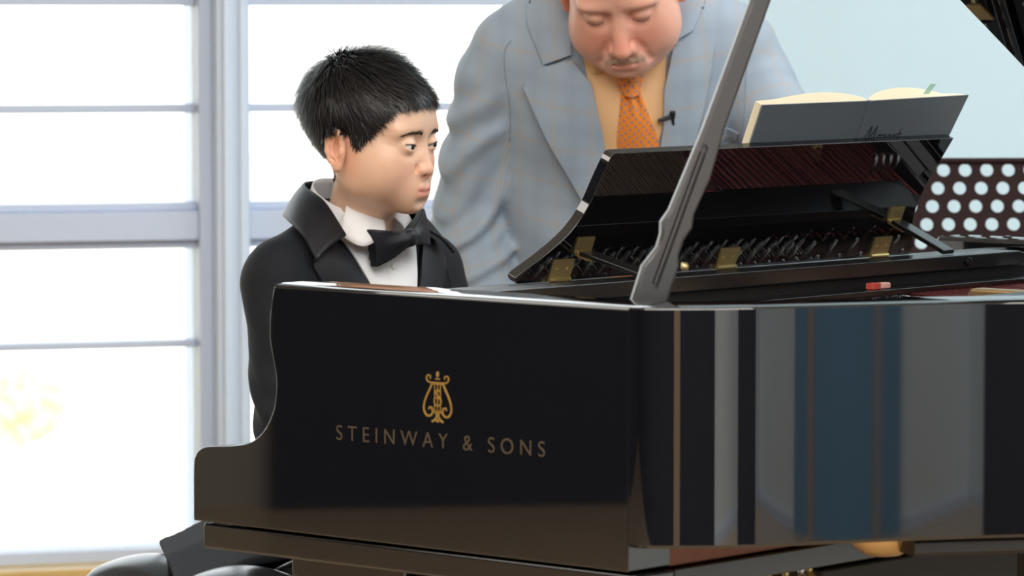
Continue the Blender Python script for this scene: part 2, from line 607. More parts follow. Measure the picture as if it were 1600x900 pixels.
def wall_along(d_out, d_in, z0, z1, name, m, edge=0.004, first=0):
    o, i = offset_path(d_out), offset_path(d_in)
    oe, ie = offset_path(d_out + edge), offset_path(d_in - edge)
    prof = [(o, z0 + edge), (o, z1 - edge), (offset_path(d_out + 0.0008), z1 - 0.0029), (offset_path(d_out + 0.0022), z1 - 0.0018), (offset_path(d_out + 0.0080), z1 - 0.0007), (offset_path(d_out + 0.0150), z1), (ie, z1), (i, z1 - edge), (i, z0), (oe, z0)]
    n, k = len(PATH) - first, len(prof)
    vs = [(*p[j + first], z) for j in range(n) for p, z in prof]
    fs = [(j * k + a, j * k + (a + 1) % k, (j + 1) * k + (a + 1) % k, (j + 1) * k + a) for j in range(n - 1) for a in range(k)]
    fs += [tuple(range(k)), tuple(range((n - 1) * k, n * k))[::-1]]
    return mesh_obj(name, vs, fs, m, piano, smooth=14)


wall_along(0.0, 0.075, ZB, ZT, 'rim', M['lacquer'])
wall_along(0.012, 0.073, 0.688, 0.7075, 'rim_underside', M['dull_black'], first=86)

# cheeks: the straight sides with the scooped arm in front
arm = [(0.1415, 0.9740), (0.1378, 0.9586), (0.1343, 0.9352), (0.1342, 0.9118), (0.1395, 0.8888), (0.1440, 0.8700), (0.1450, 0.8540),
       (0.1430, 0.8380), (0.1392, 0.8240), (0.127, 0.8040), (0.1127, 0.7910), (0.0938, 0.7820), (0.066, 0.777), (0.0267, 0.7734),
       (0.012, 0.7691), (0.004, 0.7606), (0.0005, 0.7461), (0.0, 0.680)]
arm_s = spline(arm, 70)
prof = [(0.70, 0.680), (0.70, ZT - 0.004), (0.1420, ZT - 0.004)] + [tuple(p) for p in arm_s]
for y0, y1 in ((0.0, 0.075), (PW - 0.075, PW)):
    ck = MB().prism(prof, 1, y0, y1).build('cheek', M['lacquer'], piano, bevel=0.0030, seg=3)
    # gently crowned top
    yo, sg = (y0, 1) if y0 == 0.0 else (y1, -1)
    q = [(0.0004, ZT - 0.0043), (0.0010, ZT - 0.0029), (0.0022, ZT - 0.0018), (0.0080, ZT - 0.0007), (0.0150, ZT), (0.0700, ZT), (0.0746, ZT - 0.0043)]
    MB().prism([(yo + sg * a, b) for a, b in q], 0, 0.1435, 0.70).build('cheek_cap', M['lacquer'], piano, smooth=14)
for y0, y1 in ((0.005, 0.075), (PW - 0.075, PW - 0.005)):
    MB().box((0.011, y0, 0.646), (0.706, y1, 0.677)).build('cheek_base', M['lacquer'], piano, bevel=0.004, seg=3)
MB().box((0.020, 0.076, 0.650), (0.7055, PW - 0.076, 0.6765)).build('key_bed', M['satin'], piano, bevel=0.002)
MB().box((0.660, 0.0745, 0.6785), (0.6985, PW - 0.0735, 0.712)).build('belly_rail', M['redwood'], piano, bevel=0.002)

# gold lettering and emblem on the treble cheek
cu = bpy.data.curves.new('lettering', 'FONT')
cu.body = 'STEINWAY & SONS'
cu.size = 0.0262
cu.space_character = 1.0
cu.extrude = 0.0002
cu.offset = -0.0003
lt = bpy.data.objects.new('lettering', cu)
COL.objects.link(lt)
bpy.context.view_layer.update()
w_nat = lt.dimensions.x
n_gap = len(cu.body) - 1
# widen the letter spacing until the line is as long as on the piano
lo_s, hi_s = 0.5, 4.0
for _ in range(8):
    mid = 0.5 * (lo_s + hi_s)
    cu.space_character = mid
    bpy.context.view_layer.update()
    if lt.dimensions.x < 0.330:
        lo_s = mid
    else:
        hi_s = mid
bpy.context.view_layer.update()
lme = bpy.data.meshes.new_from_object(lt.evaluated_get(bpy.context.evaluated_depsgraph_get()))
bpy.data.objects.remove(lt)
bpy.data.curves.remove(cu)
lme.name = 'lettering'
lme.materials.clear()
lt = finish('lettering', lme, M['letter'], piano)
lt.location = (0.2455, -0.0004, 0.7975)
lt.rotation_euler = (math.radians(90), math.radians(-0.6), 0)

EX, EZ = 0.4105, 0.829


def flat_ribbon(mb, pts, w):
    """thin raised line on the cheek face; pts are (x, z) about the emblem's foot, in mm"""
    P = np.array(pts, float) * 0.001
    ws = np.interp(np.linspace(0, 1, len(P)), np.linspace(0, 1, len(w)) if isinstance(w, (list, tuple)) else [0, 1], w if isinstance(w, (list, tuple)) else [w, w]) * 0.001
    t = np.gradient(P, axis=0)
    t /= np.linalg.norm(t, axis=1)[:, None] + 1e-12
    nrm = np.stack([-t[:, 1], t[:, 0]], 1)
    a, b = P + nrm * ws[:, None] / 2, P - nrm * ws[:, None] / 2
    vs, fs = [], []
    for q in range(len(P)):
        for c, yy in ((a, 0.0), (a, -0.0006), (b, -0.0006), (b, 0.0)):
            vs.append((EX + c[q, 0], yy, EZ + c[q, 1]))
    for q in range(len(P) - 1):
        for e in range(4):
            fs.append((q * 4 + e, q * 4 + (e + 1) % 4, q * 4 + 4 + (e + 1) % 4, q * 4 + 4 + e))
    fs += [(0, 1, 2, 3), tuple(len(vs) - 4 + e for e in (3, 2, 1, 0))]
    mb.add(vs, fs)


emb = MB()
for sx in (-1, 1):
    flat_ribbon(emb, spline([(sx * 8.5, 46), (sx * 11.5, 40), (sx * 17, 31), (sx * 21, 22), (sx * 21.5, 14), (sx * 18, 8.5), (sx * 12.5, 7.5), (sx * 8, 11), (sx * 9, 16.5), (sx * 13, 17.5), (sx * 14, 14.5)], 46), [2.6, 2.2, 2.6, 2.4, 1.7])
    flat_ribbon(emb, spline([(sx * 9, 46.5), (sx * 14.5, 47.5), (sx * 17.5, 51), (sx * 15.5, 55), (sx * 11.5, 54), (sx * 11.5, 50.8)], 24), [2.0, 1.8, 1.4])
    flat_ribbon(emb, spline([(sx * 1.0, 6.5), (sx * 4, 3.4), (sx * 9, 0.8)], 10), [3.6, 3.0, 2.4])
    flat_ribbon(emb, spline([(0, 13), (sx * 4, 12.5), (sx * 7.5, 12.0)], 8), 2.2)
flat_ribbon(emb, [(-9.5, 46), (9.5, 46)], 3.2)
for q in (-4.6, 0.0, 4.6):
    flat_ribbon(emb, [(q, 46), (q, 13)], 1.1)
flat_ribbon(emb, [(0, 13.5), (0, 0.5)], [6.5, 3.2, 4.5])
flat_ribbon(emb, spline([(0, 60), (0, 57), (0, 53.5)], 6), [2.0, 4.8, 2.6])
flat_ribbon(emb, [(-3.4, 51.2), (3.4, 51.2)], 1.8)
flat_ribbon(emb, spline([(3.5, 36.5), (0, 38.5), (-3.5, 35.5), (0, 32), (4.5, 28.5), (5.5, 23.5), (1, 19.5), (-4.5, 22), (-5.0, 27), (0, 29.5), (5.5, 26)], 44), 1.6)
emb.build('emblem', M['gold'], piano)['label'] = 'small gold lyre emblem'

# --- legs, lyre, bell
def leg(x, y):
    l = MB()
    l.box((x - 0.095, y - 0.075, 0.615), (x + 0.095, y + 0.075, 0.6455)).build('leg_plate', M['lacquer'], piano, bevel=0.004)
    mb = MB()
    prof = [(0.078, 0.615), (0.074, 0.585), (0.062, 0.575), (0.058, 0.50), (0.047, 0.18), (0.052, 0.165), (0.052, 0.13), (0.038, 0.115), (0.032, 0.075)]
    vs = [(x + a * r, y + b * r, z) for r, z in prof for a, b in ((-1, -1), (1, -1), (1, 1), (-1, 1))]
    k = len(prof)
    fs = [(i * 4 + e, i * 4 + (e + 1) % 4, i * 4 + 4 + (e + 1) % 4, i * 4 + 4 + e) for i in range(k - 1) for e in range(4)]
    fs += [(0, 1, 2, 3), tuple((k - 1) * 4 + e for e in (3, 2, 1, 0))]
    mb.add(vs, fs)
    lg = mb.build('leg', M['lacquer'], piano, bevel=0.003)
    c = MB().lathe([(0.012, 0.03), (0.03, 0.05), (0.03, 0.06), (0.018, 0.076)], (x, y, 0))
    c.lathe([(0.024, -0.012), (0.030, -0.008), (0.030, 0.008), (0.024, 0.012)], (x + 0.012, y, 0.030), (0, 1, 0))
    c.build('caster', M['brass'], lg, smooth=40)


leg(0.215, 0.125)
leg(0.215, PW - 0.125)
leg(PIANO_TAIL - 0.34, 1.02)
ly = MB().box((0.26, 0.56, 0.605), (0.44, 0.90, 0.6495)).build('lyre_plate', M['satin'], piano, bevel=0.003)
for yy in (0.63, 0.83):
    MB().box((0.315, yy - 0.018, 0.19), (0.365, yy + 0.018, 0.604)).build('lyre_post', M['lacquer'], piano, bevel=0.005)
MB().box((0.25, 0.575, 0.09), (0.42, 0.885, 0.19)).build('lyre_box', M['lacquer'], piano, bevel=0.006)
for yy in (0.67, 0.73, 0.79):
    MB().tube([(0.335, yy, 0.19), (0.335, yy, 0.604)], 0.0045).build('pedal_rod', M['brass'], piano, smooth=60)
    MB().prism([(0.06, 0.112), (0.10, 0.120), (0.26, 0.120), (0.26, 0.108), (0.06, 0.102)], 1, yy - 0.015, yy + 0.015).build('pedal', M['brass'], piano, bevel=0.003)
MB().tube([(0.44, 0.63, 0.12), (0.69, 0.66, 0.640)], 0.007).build('lyre_brace', M['dull_black'], piano, smooth=60)
MB().tube([(0.44, 0.83, 0.12), (0.69, 0.80, 0.640)], 0.007).build('lyre_brace', M['dull_black'], piano, smooth=60)
# pedal trap levers under the key bed
for k, (y0, y1, zz, m) in enumerate(((0.20, 0.56, 0.636, 'steel'), (0.34, 0.62, 0.634, 'brass'), (0.92, 1.20, 0.636, 'steel'))):
    MB().obox((0.62, (y0 + y1) / 2, zz), (0.012, (y1 - y0) / 2, 0.006), np.eye(3)).build('trap_lever', M['dull_black'], piano, bevel=0.002)
for k, (xx, yy, m) in enumerate(((0.695, 0.262, 'brass'), (0.695, 0.295, 'brass'), (0.695, 0.325, 'steel'), (0.695, 0.341, 'brass'))):
    b = MB().lathe([(0.004, 0.0), (0.008, 0.003), (0.008, 0.012), (0.004, 0.016), (0.004, 0.022)], (xx, yy, 0.6275))
    b.build('trap_pivot', M[m], piano, smooth=50)
for xx, y0, y1 in ((0.98, 0.42, 1.37), (1.34, 0.62, 1.37), (1.72, 0.80, 1.34)):
    MB().box((xx - 0.045, y0, 0.640), (xx + 0.045, y1, 0.700)).build('floor_beam', M['dull_black'], piano, bevel=0.003)
MB().obox((1.30, 0.92, 0.668), (0.58, 0.045, 0.030), np.array([[0.92, -0.39, 0], [0.39, 0.92, 0], [0, 0, 1]])).build('floor_beam', M['dull_black'], piano, bevel=0.003)
MB().box((0.60, 0.36, 0.540), (0.70, 1.00, 0.6455)).build('blackout_box', M['dull_black'], piano, bevel=0.004)  # added box that blacks out the bright wall seen below the piano
# bronze bell bolted under the bend
bell = MB().lathe([(0.006, -0.026), (0.020, -0.024), (0.032, -0.017), (0.041, -0.006), (0.044, 0.004), (0.040, 0.010), (0.02, 0.014)], (0.829, 0.305, 0.705), n=32)
bell.build('treble_bell', M['bronze'], piano, smooth=60)

# --- inside: soundboard, iron plate, strings, pins, dampers
def region(d, x_min, z, name, m, thick=0.01):
    o = offset_path(d)
    pts = [tuple(p) for p in o if p[0] >= x_min]
    return MB().prism([(x_min, pts[0][1])] + pts[1:-1] + [(x_min, pts[-1][1])], 2, z - thick, z).build(name, m, piano)


region(0.0745, 0.70, 0.800, 'soundboard', M['spruce'])
MB().box((0.262, 0.0755, 0.72), (0.70, PW - 0.0755, 0.905)).build('pin_block', M['dull_black'], piano)
pl = MB()
o_in, o_ou = offset_path(0.135), offset_path(0.077)
sel = [k for k in range(len(PATH)) if o_ou[k][0] > 0.70]
vs, fs = [], []
for k in sel:
    for q, z in ((o_ou[k], 0.905), (o_ou[k], 0.885), (o_in[k], 0.885), (o_in[k], 0.905)):
        vs.append((*q, z))
for k in range(len(sel) - 1):
    for e in range(4):
        fs.append((k * 4 + e, k * 4 + (e + 1) % 4, k * 4 + 4 + (e + 1) % 4, k * 4 + 4 + e))
pl.add(vs, fs)
MB().box((0.285, 0.077, 0.9055), (0.735, PW - 0.077, 0.913)).build('plate_web', M['plate_web'], piano, bevel=0.002)
pl.build('iron_plate', M['bronze'], piano, bevel=0.002)


def x_far(yy, d=0.12):
    """where the inside of the rim is, along x, at a given y"""
    o = offset_path(d)
    m_ = [p[0] for p in o if abs(p[1] - yy) < 0.03 and p[0] > 0.6]
    return max(m_) if m_ else 0.8


for yy, x1 in ((0.40, x_far(0.40)), (0.66, x_far(0.66)), (0.93, x_far(0.93)), (1.18, x_far(1.18))):
    MB().prism([(0.50, 0.9135), (0.52, 0.944), (0.80, 0.944), (x1 - 0.05, 0.926), (x1, 0.9055), (x1, 0.888), (0.735, 0.888), (0.735, 0.9135)], 1, yy - 0.014, yy + 0.014).build('plate_strut', M['bronze'], piano, bevel=0.004)
pins = MB()
strings = MB()
wound = MB()
damp = MB()
felt = MB()
n_tre = 56
for k in range(n_tre):
    yy = 0.12 + k * (0.98 - 0.12) / (n_tre - 1)
    for c in range(3):
        xp = 0.302 + 0.022 * c + 0.035 * ((k + c) % 2)
        pins.lathe([(0.0036, 0.0), (0.0036, 0.024), (0.0024, 0.027)], (xp, yy + (c - 1) * 0.004, 0.9125), n=6)
    x1 = max(0.78, x_far(yy, 0.14))
    for c in (-0.0035, 0.0035):
        strings.tube([(0.325, yy + c, 0.9215), (x1, yy + c * 0.9, 0.9215)], 0.0013, n=3)
    if 0.16 < yy < 0.95:
        damp.box((0.640, yy - 0.0055, 0.9360), (0.700, yy + 0.0055, 0.9480))
        felt.box((0.645, yy - 0.0045, 0.9235), (0.695, yy + 0.0045, 0.9358))
for k in range(26):
    yy = 0.93 + k * (1.34 - 0.93) / 25
    xp = 0.305 + 0.026 * (k % 3)
    pins.lathe([(0.0035, 0.0), (0.0035, 0.026), (0.002, 0.028)], (xp, yy, 0.9125), n=6)
    ang = math.radians(-17)
    ln = 1.25 + 0.0 * k
    wound.tube([(0.345, yy, 0.9330), (0.345 + ln, yy - 0.34, 0.9330)], 0.0023, n=6)
tag(pins.build('tuning_pins', M['steel'], piano, smooth=60), kind='stuff')
tag(strings.build('strings', M['steel'], piano), kind='stuff')
tag(wound.build('wound_strings', M['copper'], piano, smooth=60), kind='stuff')
tag(damp.build('damper_heads', M['ebony'], piano), kind='stuff')
tag(felt.build('damper_felts', M['felt_white'], piano), kind='stuff')
# inner hinge ledge along the bass side
MB().box((0.10, PW - 0.115, 0.925), (PIANO_TAIL - 0.5, PW - 0.0755, 0.945)).build('bass_ledge', M['lacquer'], piano, bevel=0.003)
for k in range(4):
    yy = 1.255 + k * 0.018
    MB().tube(spline([(0.462, yy, 0.918), (0.462, yy, 0.945), (0.470, yy + 0.004, 0.956), (0.480, yy + 0.010, 0.952), (0.484, yy + 0.012, 0.942)], 12), 0.0022).build('hitch_hook', M['steel'], piano, smooth=60)

# --- keyboard end (hidden behind the rim from the front)
MB().box((0.012, 0.0755, 0.677), (0.042, PW - 0.0755, 0.722)).build('key_slip', M['lacquer'], piano, bevel=0.003)
for y0, y1 in ((0.0755, 0.112), (PW - 0.112, PW - 0.0755)):
    MB().box((0.042, y0, 0.677), (0.235, y1, 0.765)).build('key_block', M['lacquer'], piano, bevel=0.006)
kw = (PW - 0.226) / 52
wk = None
for k in range(52):
    y0 = 0.113 + k * kw
    if wk is None:
        wk = MB().box((0.048, 0.0004, 0.712), (0.200, kw - 0.0004, 0.7345)).build('white_key', M['ivory'], piano, bevel=0.001)
        o = wk
    else:
        o = wk.copy()
        COL.objects.link(o)
    o.location = (0, y0, 0)
bk = None
for k in range(51):
    # counted from the bass end: A B C D E F G
    if (51 - k) % 7 in (2, 5):
        continue
    y0 = 0.113 + (k + 1) * kw
    if bk is None:
        bk = MB().prism([(0.1005, 0.735), (0.106, 0.746), (0.200, 0.747), (0.200, 0.735)], 1, -0.0055, 0.0055).build('black_key', M['ebony'], piano, bevel=0.001)
        o = bk
    else:
        o = bk.copy()
        COL.objects.link(o)
    o.location = (0, y0, 0)
MB().prism([(0.202, 0.737), (0.236, 0.905), (0.250, 0.912), (0.256, 0.900), (0.226, 0.737)], 1, 0.113, PW - 0.113).build('fallboard', M['lacquer'], piano, bevel=0.003)

# --- music desk on its sliding frame
MB().prism([(0.085, 0.957), (0.085, 0.9765), (1.205, 0.9765), (1.243, 0.9685), (1.215, 0.957)], 0, 0.352, 0.402).build('desk_rail', M['satin'], piano, bevel=0.002)
MB().box((0.354, 0.080, 0.9280), (0.392, PW - 0.150, 0.9565)).build('lower_rail', M['dull_black'], piano, bevel=0.002)
MB().box((0.392, 0.080, 0.9340), (0.436, PW - 0.150, 0.9418)).build('rail_step', M['satin'], piano, bevel=0.002)
for yy in (0.086, PW - 0.106):
    MB().box((0.262, yy, 0.930), (0.44, yy + 0.020, 0.9560)).build('desk_slide', M['satin'], piano, bevel=0.002)
MB().box((0.252, 0.09, 0.955), (0.276, PW - 0.09, 0.9690)).build('desk_hinge_rail', M['satin'], piano, bevel=0.002)
TH = math.radians(22)
DA = np.array([math.sin(TH), 0, math.cos(TH)])        # up along the desk
DN = np.array([math.cos(TH), 0, -math.sin(TH)])       # out of its rear face
D0 = np.array([0.270, 0, 0.970])


def desk_pt(yy, s_, n_=0.0):
    return D0 + DA * s_ + DN * n_ + np.array([0, yy, 0])


left_e = spline([(0.300, -0.0005), (0.293, 0.006), (0.300, 0.014), (0.335, 0.036), (0.371, 0.066), (0.390, 0.100), (0.397, 0.135), (0.405, 0.168), (0.412, 0.173)], 44)
right_e = spline([(1.139, 0.176), (1.137, 0.170), (1.128, 0.148), (1.112, 0.108), (1.106, 0.066), (1.117, 0.032), (1.133, 0.014), (1.128, -0.0005)], 40)
outline = np.vstack([left_e, right_e])
n = len(outline)
vs = [desk_pt(a, b, q) for q in (0.0, -0.014) for a, b in outline]
fs = [tuple(range(n)), tuple(range(n, 2 * n))[::-1]] + [(i, (i + 1) % n, n + (i + 1) % n, n + i) for i in range(n)]
mesh_obj('music_desk', vs, fs, M['lacquer'], piano, bevel=0.003, seg=3)
lip = MB()
lip.obox(desk_pt(0.715, 0.006, -0.030), (0.0015, 0.36, 0.014), np.stack([DA, [0, 1, 0], DN], 1))
lip.build('desk_lip', M['lacquer'], piano, bevel=0.001)


def hinge(y, s_, rot=0.0, w=0.020, h=0.013):
    A = np.stack([DA, np.array([0, 1.0, 0]), DN], 1)
    mb = MB().obox(desk_pt(y, s_ + h, 0.0012), (h, w, 0.0010), A)
    for q in (-0.5, 0.5):
        mb.lathe([(0.0022, 0), (0.0022, 0.0008), (0.001, 0.0012)], tuple(desk_pt(y + q * w, s_ + h, 0.0022)), tuple(DN), n=8)
    mb.tube([desk_pt(y - w, s_ - 0.001, 0.003), desk_pt(y + w, s_ - 0.001, 0.003)], 0.003)
    return mb.build('hinge', M['brass'], piano, bevel=0.0)


hinge(0.375, 0.004)
hinge(0.711, 0.004)
hinge(1.051, 0.004)
for (ys, ss), (xf, yf) in (((0.405, 0.040), (0.392, 0.405)), ((1.060, 0.056), (0.385, 1.060))):
    top = desk_pt(ys, ss, 0.006)
    foot = np.array([xf, yf, 0.9800])
    d = foot - top
    L_ = np.linalg.norm(d)
    d /= L_
    sd = np.array([0, 1.0, 0])
    st = MB().obox((top + foot) / 2, (L_ / 2, 0.013, 0.0032), np.stack([d, sd, np.cross(d, sd)], 1)).build('desk_strut', M['satin'], piano, bevel=0.0015)
    hb = MB().obox(desk_pt(ys, ss + 0.009, 0.0014), (0.010, 0.016, 0.0011), np.stack([DA, sd, DN], 1))
    hb.obox(top + d * 0.012 + np.cross(d, sd) * (-0.0042), (0.012, 0.013, 0.0009), np.stack([d, sd, np.cross(d, sd)], 1))
    hb.tube([desk_pt(ys - 0.014, ss - 0.002, 0.0045), desk_pt(ys + 0.014, ss - 0.002, 0.0045)], 0.003)
    hb.build('strut_hinge', M['brass'], st)
MB().lathe([(0.0035, 0), (0.006, 0.001), (0.006, 0.004), (0.003, 0.006)], (0.402, 1.080, 0.9670), (1, 0, 0), n=14).build('rail_knob', M['ebony'], piano, smooth=50)

# --- lid, hinged along the bass side and held up by the prop stick
AL = math.radians(30.8)
X_LID = 0.500


def lid_pt(x_, y_, n_=0.0):
    """y_ as if the lid were closed"""
    t_ = PW - y_
    return np.array([x_, PW - t_ * math.cos(AL) + n_ * math.sin(AL), 1.004 + t_ * math.sin(AL) + n_ * math.cos(AL)])


o = offset_path(-0.010)
lid_out = [(X_LID, -0.010)] + [tuple(p) for p in o[:-12:3] if p[0] > X_LID + 0.01] + [(X_LID, PW + 0.002)]
n = len(lid_out)


def lid_slab(outl, z0, z1, name, parent=piano):
    n = len(outl)
    vs = [lid_pt(a, b, q) for q in (z0, z1) for a, b in outl]
    fs = [tuple(range(n)), tuple(range(n, 2 * n))[::-1]] + [(i, (i + 1) % n, n + (i + 1) % n, n + i) for i in range(n)]
    return mesh_obj(name, vs, fs, M['lacquer'], parent, bevel=0.003)


LID = lid_slab(lid_out, 0.0, 0.022, 'lid')
lid_slab([(X_LID + 0.002, -0.008), (X_LID + 0.50, -0.008), (X_LID + 0.50, PW - 0.01), (X_LID + 0.002, PW - 0.01)], 0.0235, 0.0445, 'lid_flap')
for yy in (0.857,):
    mb = MB()
    q = [lid_pt(X_LID + a, yy + b, -0.002) for a, b in ((0.005, -0.018), (0.028, -0.018), (0.028, 0.018), (0.005, 0.018))]
    q += [lid_pt(X_LID + a, yy + b, 0.0) for a, b in ((0.005, -0.018), (0.028, -0.018), (0.028, 0.018), (0.005, 0.018))]
    mb.add(q, [(0, 1, 2, 3), (4, 7, 6, 5), (0, 1, 5, 4), (1, 2, 6, 5), (2, 3, 7, 6), (3, 0, 4, 7)])
    mb.build('flap_hinge', M['brass'], piano)

# prop stick: a shaped board, its broad face turned to the hall
PB = np.array([0.6420, 0.1125, 0.975])
PU = np.array([0.5948, 0.8039, 0.0])
PN = np.array([0.8039, -0.5948, 0.0])          # broad face normal
Lf = [(-0.0285, -0.040), (-0.0264, 0.0026), (-0.0137, 0.0423), (-0.0062, 0.0515), (0.0035, 0.0640), (0.0080, 0.0785), (0.0081, 0.0924), (0.0179, 0.1059), (0.0576, 0.199), (0.1132, 0.3453)]
Rt = [(0.0030, -0.040), (0.0166, 0.0012), (0.0298, 0.0418), (0.0290, 0.0520), (0.0345, 0.0690), (0.0455, 0.085), (0.0474, 0.1000), (0.0669, 0.1417), (0.0835, 0.1989), (0.1375, 0.3453)]
slope = (0.1132 - 0.0576) / (0.3453 - 0.199)
# run the shaft on until it meets the lid's underside
top_z = None
for zz in np.arange(0.36, 0.9, 0.002):
    u_ = 0.125 + slope * (zz - 0.3453)
    p = PB + PU * u_ + np.array([0, 0, zz])
    if p[2] >= 1.004 + (PW - p[1]) * math.tan(AL) - 0.006:
        top_z = zz
        break
Lf.append((0.1132 + slope * (top_z - 0.3453) + 0.003, top_z))
Rt.append((0.1375 + slope * (top_z - 0.3453) - 0.003, top_z - 0.012))



half_t = 0.0085
out2 = Lf + Rt[::-1]
n = len(out2)
vs = [PB + PU * a + np.array([0, 0, b]) + PN * q for q in (half_t, -half_t) for a, b in out2]
fs = [tuple(range(n)), tuple(range(n, 2 * n))[::-1]] + [(i, (i + 1) % n, n + (i + 1) % n, n + i) for i in range(n)]
prop = mesh_obj('prop_stick', vs, fs, M['prop'], piano, bevel=0.0045, seg=3)
# long round-ended groove: a cutter that is removed afterwards
a0, a1 = np.array([-0.0008, 0.0175]), np.array([0.0583, 0.1760])
ax2 = (a1 - a0) / np.linalg.norm(a1 - a0)
pr2 = np.array([-ax2[1], ax2[0]])
g = []
for k in range(9):
    th = math.pi / 2 + math.pi * k / 8
    g.append(a0 + 0.0042 * (ax2 * math.cos(th) + pr2 * math.sin(th)))
for k in range(9):
    th = -math.pi / 2 + math.pi * k / 8
    g.append(a1 + 0.0042 * (ax2 * math.cos(th) + pr2 * math.sin(th)))
n = len(g)
vs = [PB + PU * a + np.array([0, 0, b]) + PN * q for q in (half_t + 0.01, half_t - 0.004) for a, b in g]
fs = [tuple(range(n)), tuple(range(n, 2 * n))[::-1]] + [(i, (i + 1) % n, n + (i + 1) % n, n + i) for i in range(n)]
cut = mesh_obj('groove_cut', vs, fs, M['satin'], piano)
bo = prop.modifiers.new('groove', 'BOOLEAN')
bo.operation = 'DIFFERENCE'
bo.object = cut
bo.solver = 'EXACT'
bpy.context.view_layer.update()
dg = bpy.context.evaluated_depsgraph_get()
me = bpy.data.meshes.new_from_object(prop.evaluated_get(dg))
prop.modifiers.clear()
prop.data = me
bpy.data.objects.remove(cut)
rod = MB().tube([PB + PU * (a0[0] + 0.006 + (a1[0] - a0[0]) * q - 0.006) + np.array([0, 0, a0[1] + (a1[1] - a0[1]) * q]) + PN * (half_t - 0.0018) for q in (0.03, 0.97)], 0.0026)
rod.build('short_prop', M['prop'], prop, smooth=60)
MB().lathe([(0.002, 0), (0.005, 0.001), (0.005, 0.006), (0.003, 0.008)], tuple(PB + PU * 0.0335 + np.array([0, 0, 0.040])), tuple(PU), n=14).build('prop_pivot', M['brass'], prop, smooth=50)
MB().box((0.60, 0.0755, 0.925), (0.68, 0.150, 0.9355)).build('prop_bracket', M['dull_black'], piano)

# ------------------------------------------------------------------ piano-side things
PR = Matrix.Translation(Vector((-0.3940, 4.8917, 0.0))) @ Matrix.Rotation(math.radians(-41.5), 4, 'Z')


def pw(p):
    return tuple(PR @ Vector(p))


# open score standing on the music desk
bk_root = empty('music_book', pw((0.245, 0.93, 0.975)), math.radians(-41.5),
                'open music score with dark grey cover and cream pages standing on the music desk', 'book')
B_IN = np.array([0.245, 0.93, 0.975])


def book_pt(yy, s_, n_):
    """n_ counts towards the player"""
    return D0 + DA * s_ + DN * (-0.0165 - n_) + np.array([0, yy, 0]) - B_IN


cover_m = mat('dark_grey_cover', (0.150, 0.175, 0.195), rough=0.6)
page_m = mat('cream_paper', (0.86, 0.76, 0.54), rough=0.85)
SP = 0.941
for side, y_out, tilt, top_in, top_out in ((-1, 0.704, 0.0, 0.228, 0.226), (1, 1.166, 0.0, 0.228, 0.233)):
    mb = MB()
    vs = []
    for q in (0.0, 0.0022):
        for yy, ss in ((SP, 0.008), (y_out + (0.0 if side < 0 else -0.052), 0.008), (y_out, top_out), (SP, top_in)):
            vs.append(book_pt(yy, ss, q))
    mb.add(vs, [(0, 1, 2, 3), (7, 6, 5, 4), (0, 4, 5, 1), (1, 5, 6, 2), (2, 6, 7, 3), (3, 7, 4, 0)])
    mb.build('cover', cover_m, bk_root)
    # page block: an arch of paper that swells beside the spine
    mb = MB()
    N = 22
    hgt = 0.017 if side > 0 else 0.012
    rows = []
    for j in range(N + 1):
        f = j / N
        yy = SP + (y_out - SP) * (f * 0.985)
        low = SP + ((y_out + (0.0 if side < 0 else -0.052)) - SP) * (f * 0.985)
        bulge = 0.0035 + hgt * (1 - f) ** 0.6 * (1 - math.exp(-f * 9)) + (0.010 if side < 0 else 0)
        rise = (0.010 * math.sin(math.pi * min(1, f * 1.25)) if f < 0.8 else 0) * (1.0 if side > 0 else 0.55)
        tp = top_in + (top_out - top_in) * f - 0.001
        rows.append([book_pt(yy, tp, 0.0023), book_pt(yy, tp + rise, 0.0023 + bulge), book_pt(low, 0.010, 0.0023 + bulge), book_pt(low, 0.010, 0.0023)])
    k = 4
    vs = [p for r in rows for p in r]
    fs = [(j * k + e, j * k + (e + 1) % k, (j + 1) * k + (e + 1) % k, (j + 1) * k + e) for j in range(N) for e in range(k)]
    fs += [(0, 1, 2, 3), tuple(N * k + e for e in (3, 2, 1, 0))]
    mb.add(vs, fs)
    mb.build('page_block', page_m, bk_root, smooth=40)
spine = MB().add([book_pt(SP + a, b, c) for c in (-0.001, 0.004) for a, b in ((-0.004, 0.008), (0.004, 0.008), (0.004, 0.228), (-0.004, 0.228))],
                 [(0, 1, 2, 3), (7, 6, 5, 4), (0, 4, 5, 1), (1, 5, 6, 2), (2, 6, 7, 3), (3, 7, 4, 0)])
spine.build('spine', cover_m, bk_root)
tab_m = mat('mint_paper_tab', (0.66, 1.0, 0.82), rough=0.8)
q = [book_pt(1.060, 0.222, 0.0075), book_pt(1.074, 0.222, 0.0075), book_pt(1.092, 0.248, 0.0085), book_pt(1.077, 0.248, 0.0085)]
MB().add(q + [p + DN * -0.0006 for p in q], [(0, 1, 2, 3), (7, 6, 5, 4), (0, 4, 5, 1), (1, 5, 6, 2), (2, 6, 7, 3), (3, 7, 4, 0)]).build('page_tab', tab_m, bk_root)['label'] = 'pale green page tab'
ink_m = mat('black_ink', (0.006, 0.008, 0.012), rough=0.6)
# cover title in a flowing hand
tt_ = MB()


def stroke(pts, w, yo, so, sc):
    P = spline(pts, max(8, 7 * len(pts)))
    d = np.gradient(P, axis=0)
    d /= np.linalg.norm(d, axis=1)[:, None] + 1e-9
    nn = np.stack([-d[:, 1], d[:, 0]], 1)
    a, b = P + nn * w / 2, P - nn * w / 2
    G = []
    for q_ in range(len(P)):
        row = []
        for c in (a, b):
            row.append(book_pt(yo + c[q_, 0] * sc, so + c[q_, 1] * sc, -0.0003))
        G.append(row)
    tt_.grid(G)


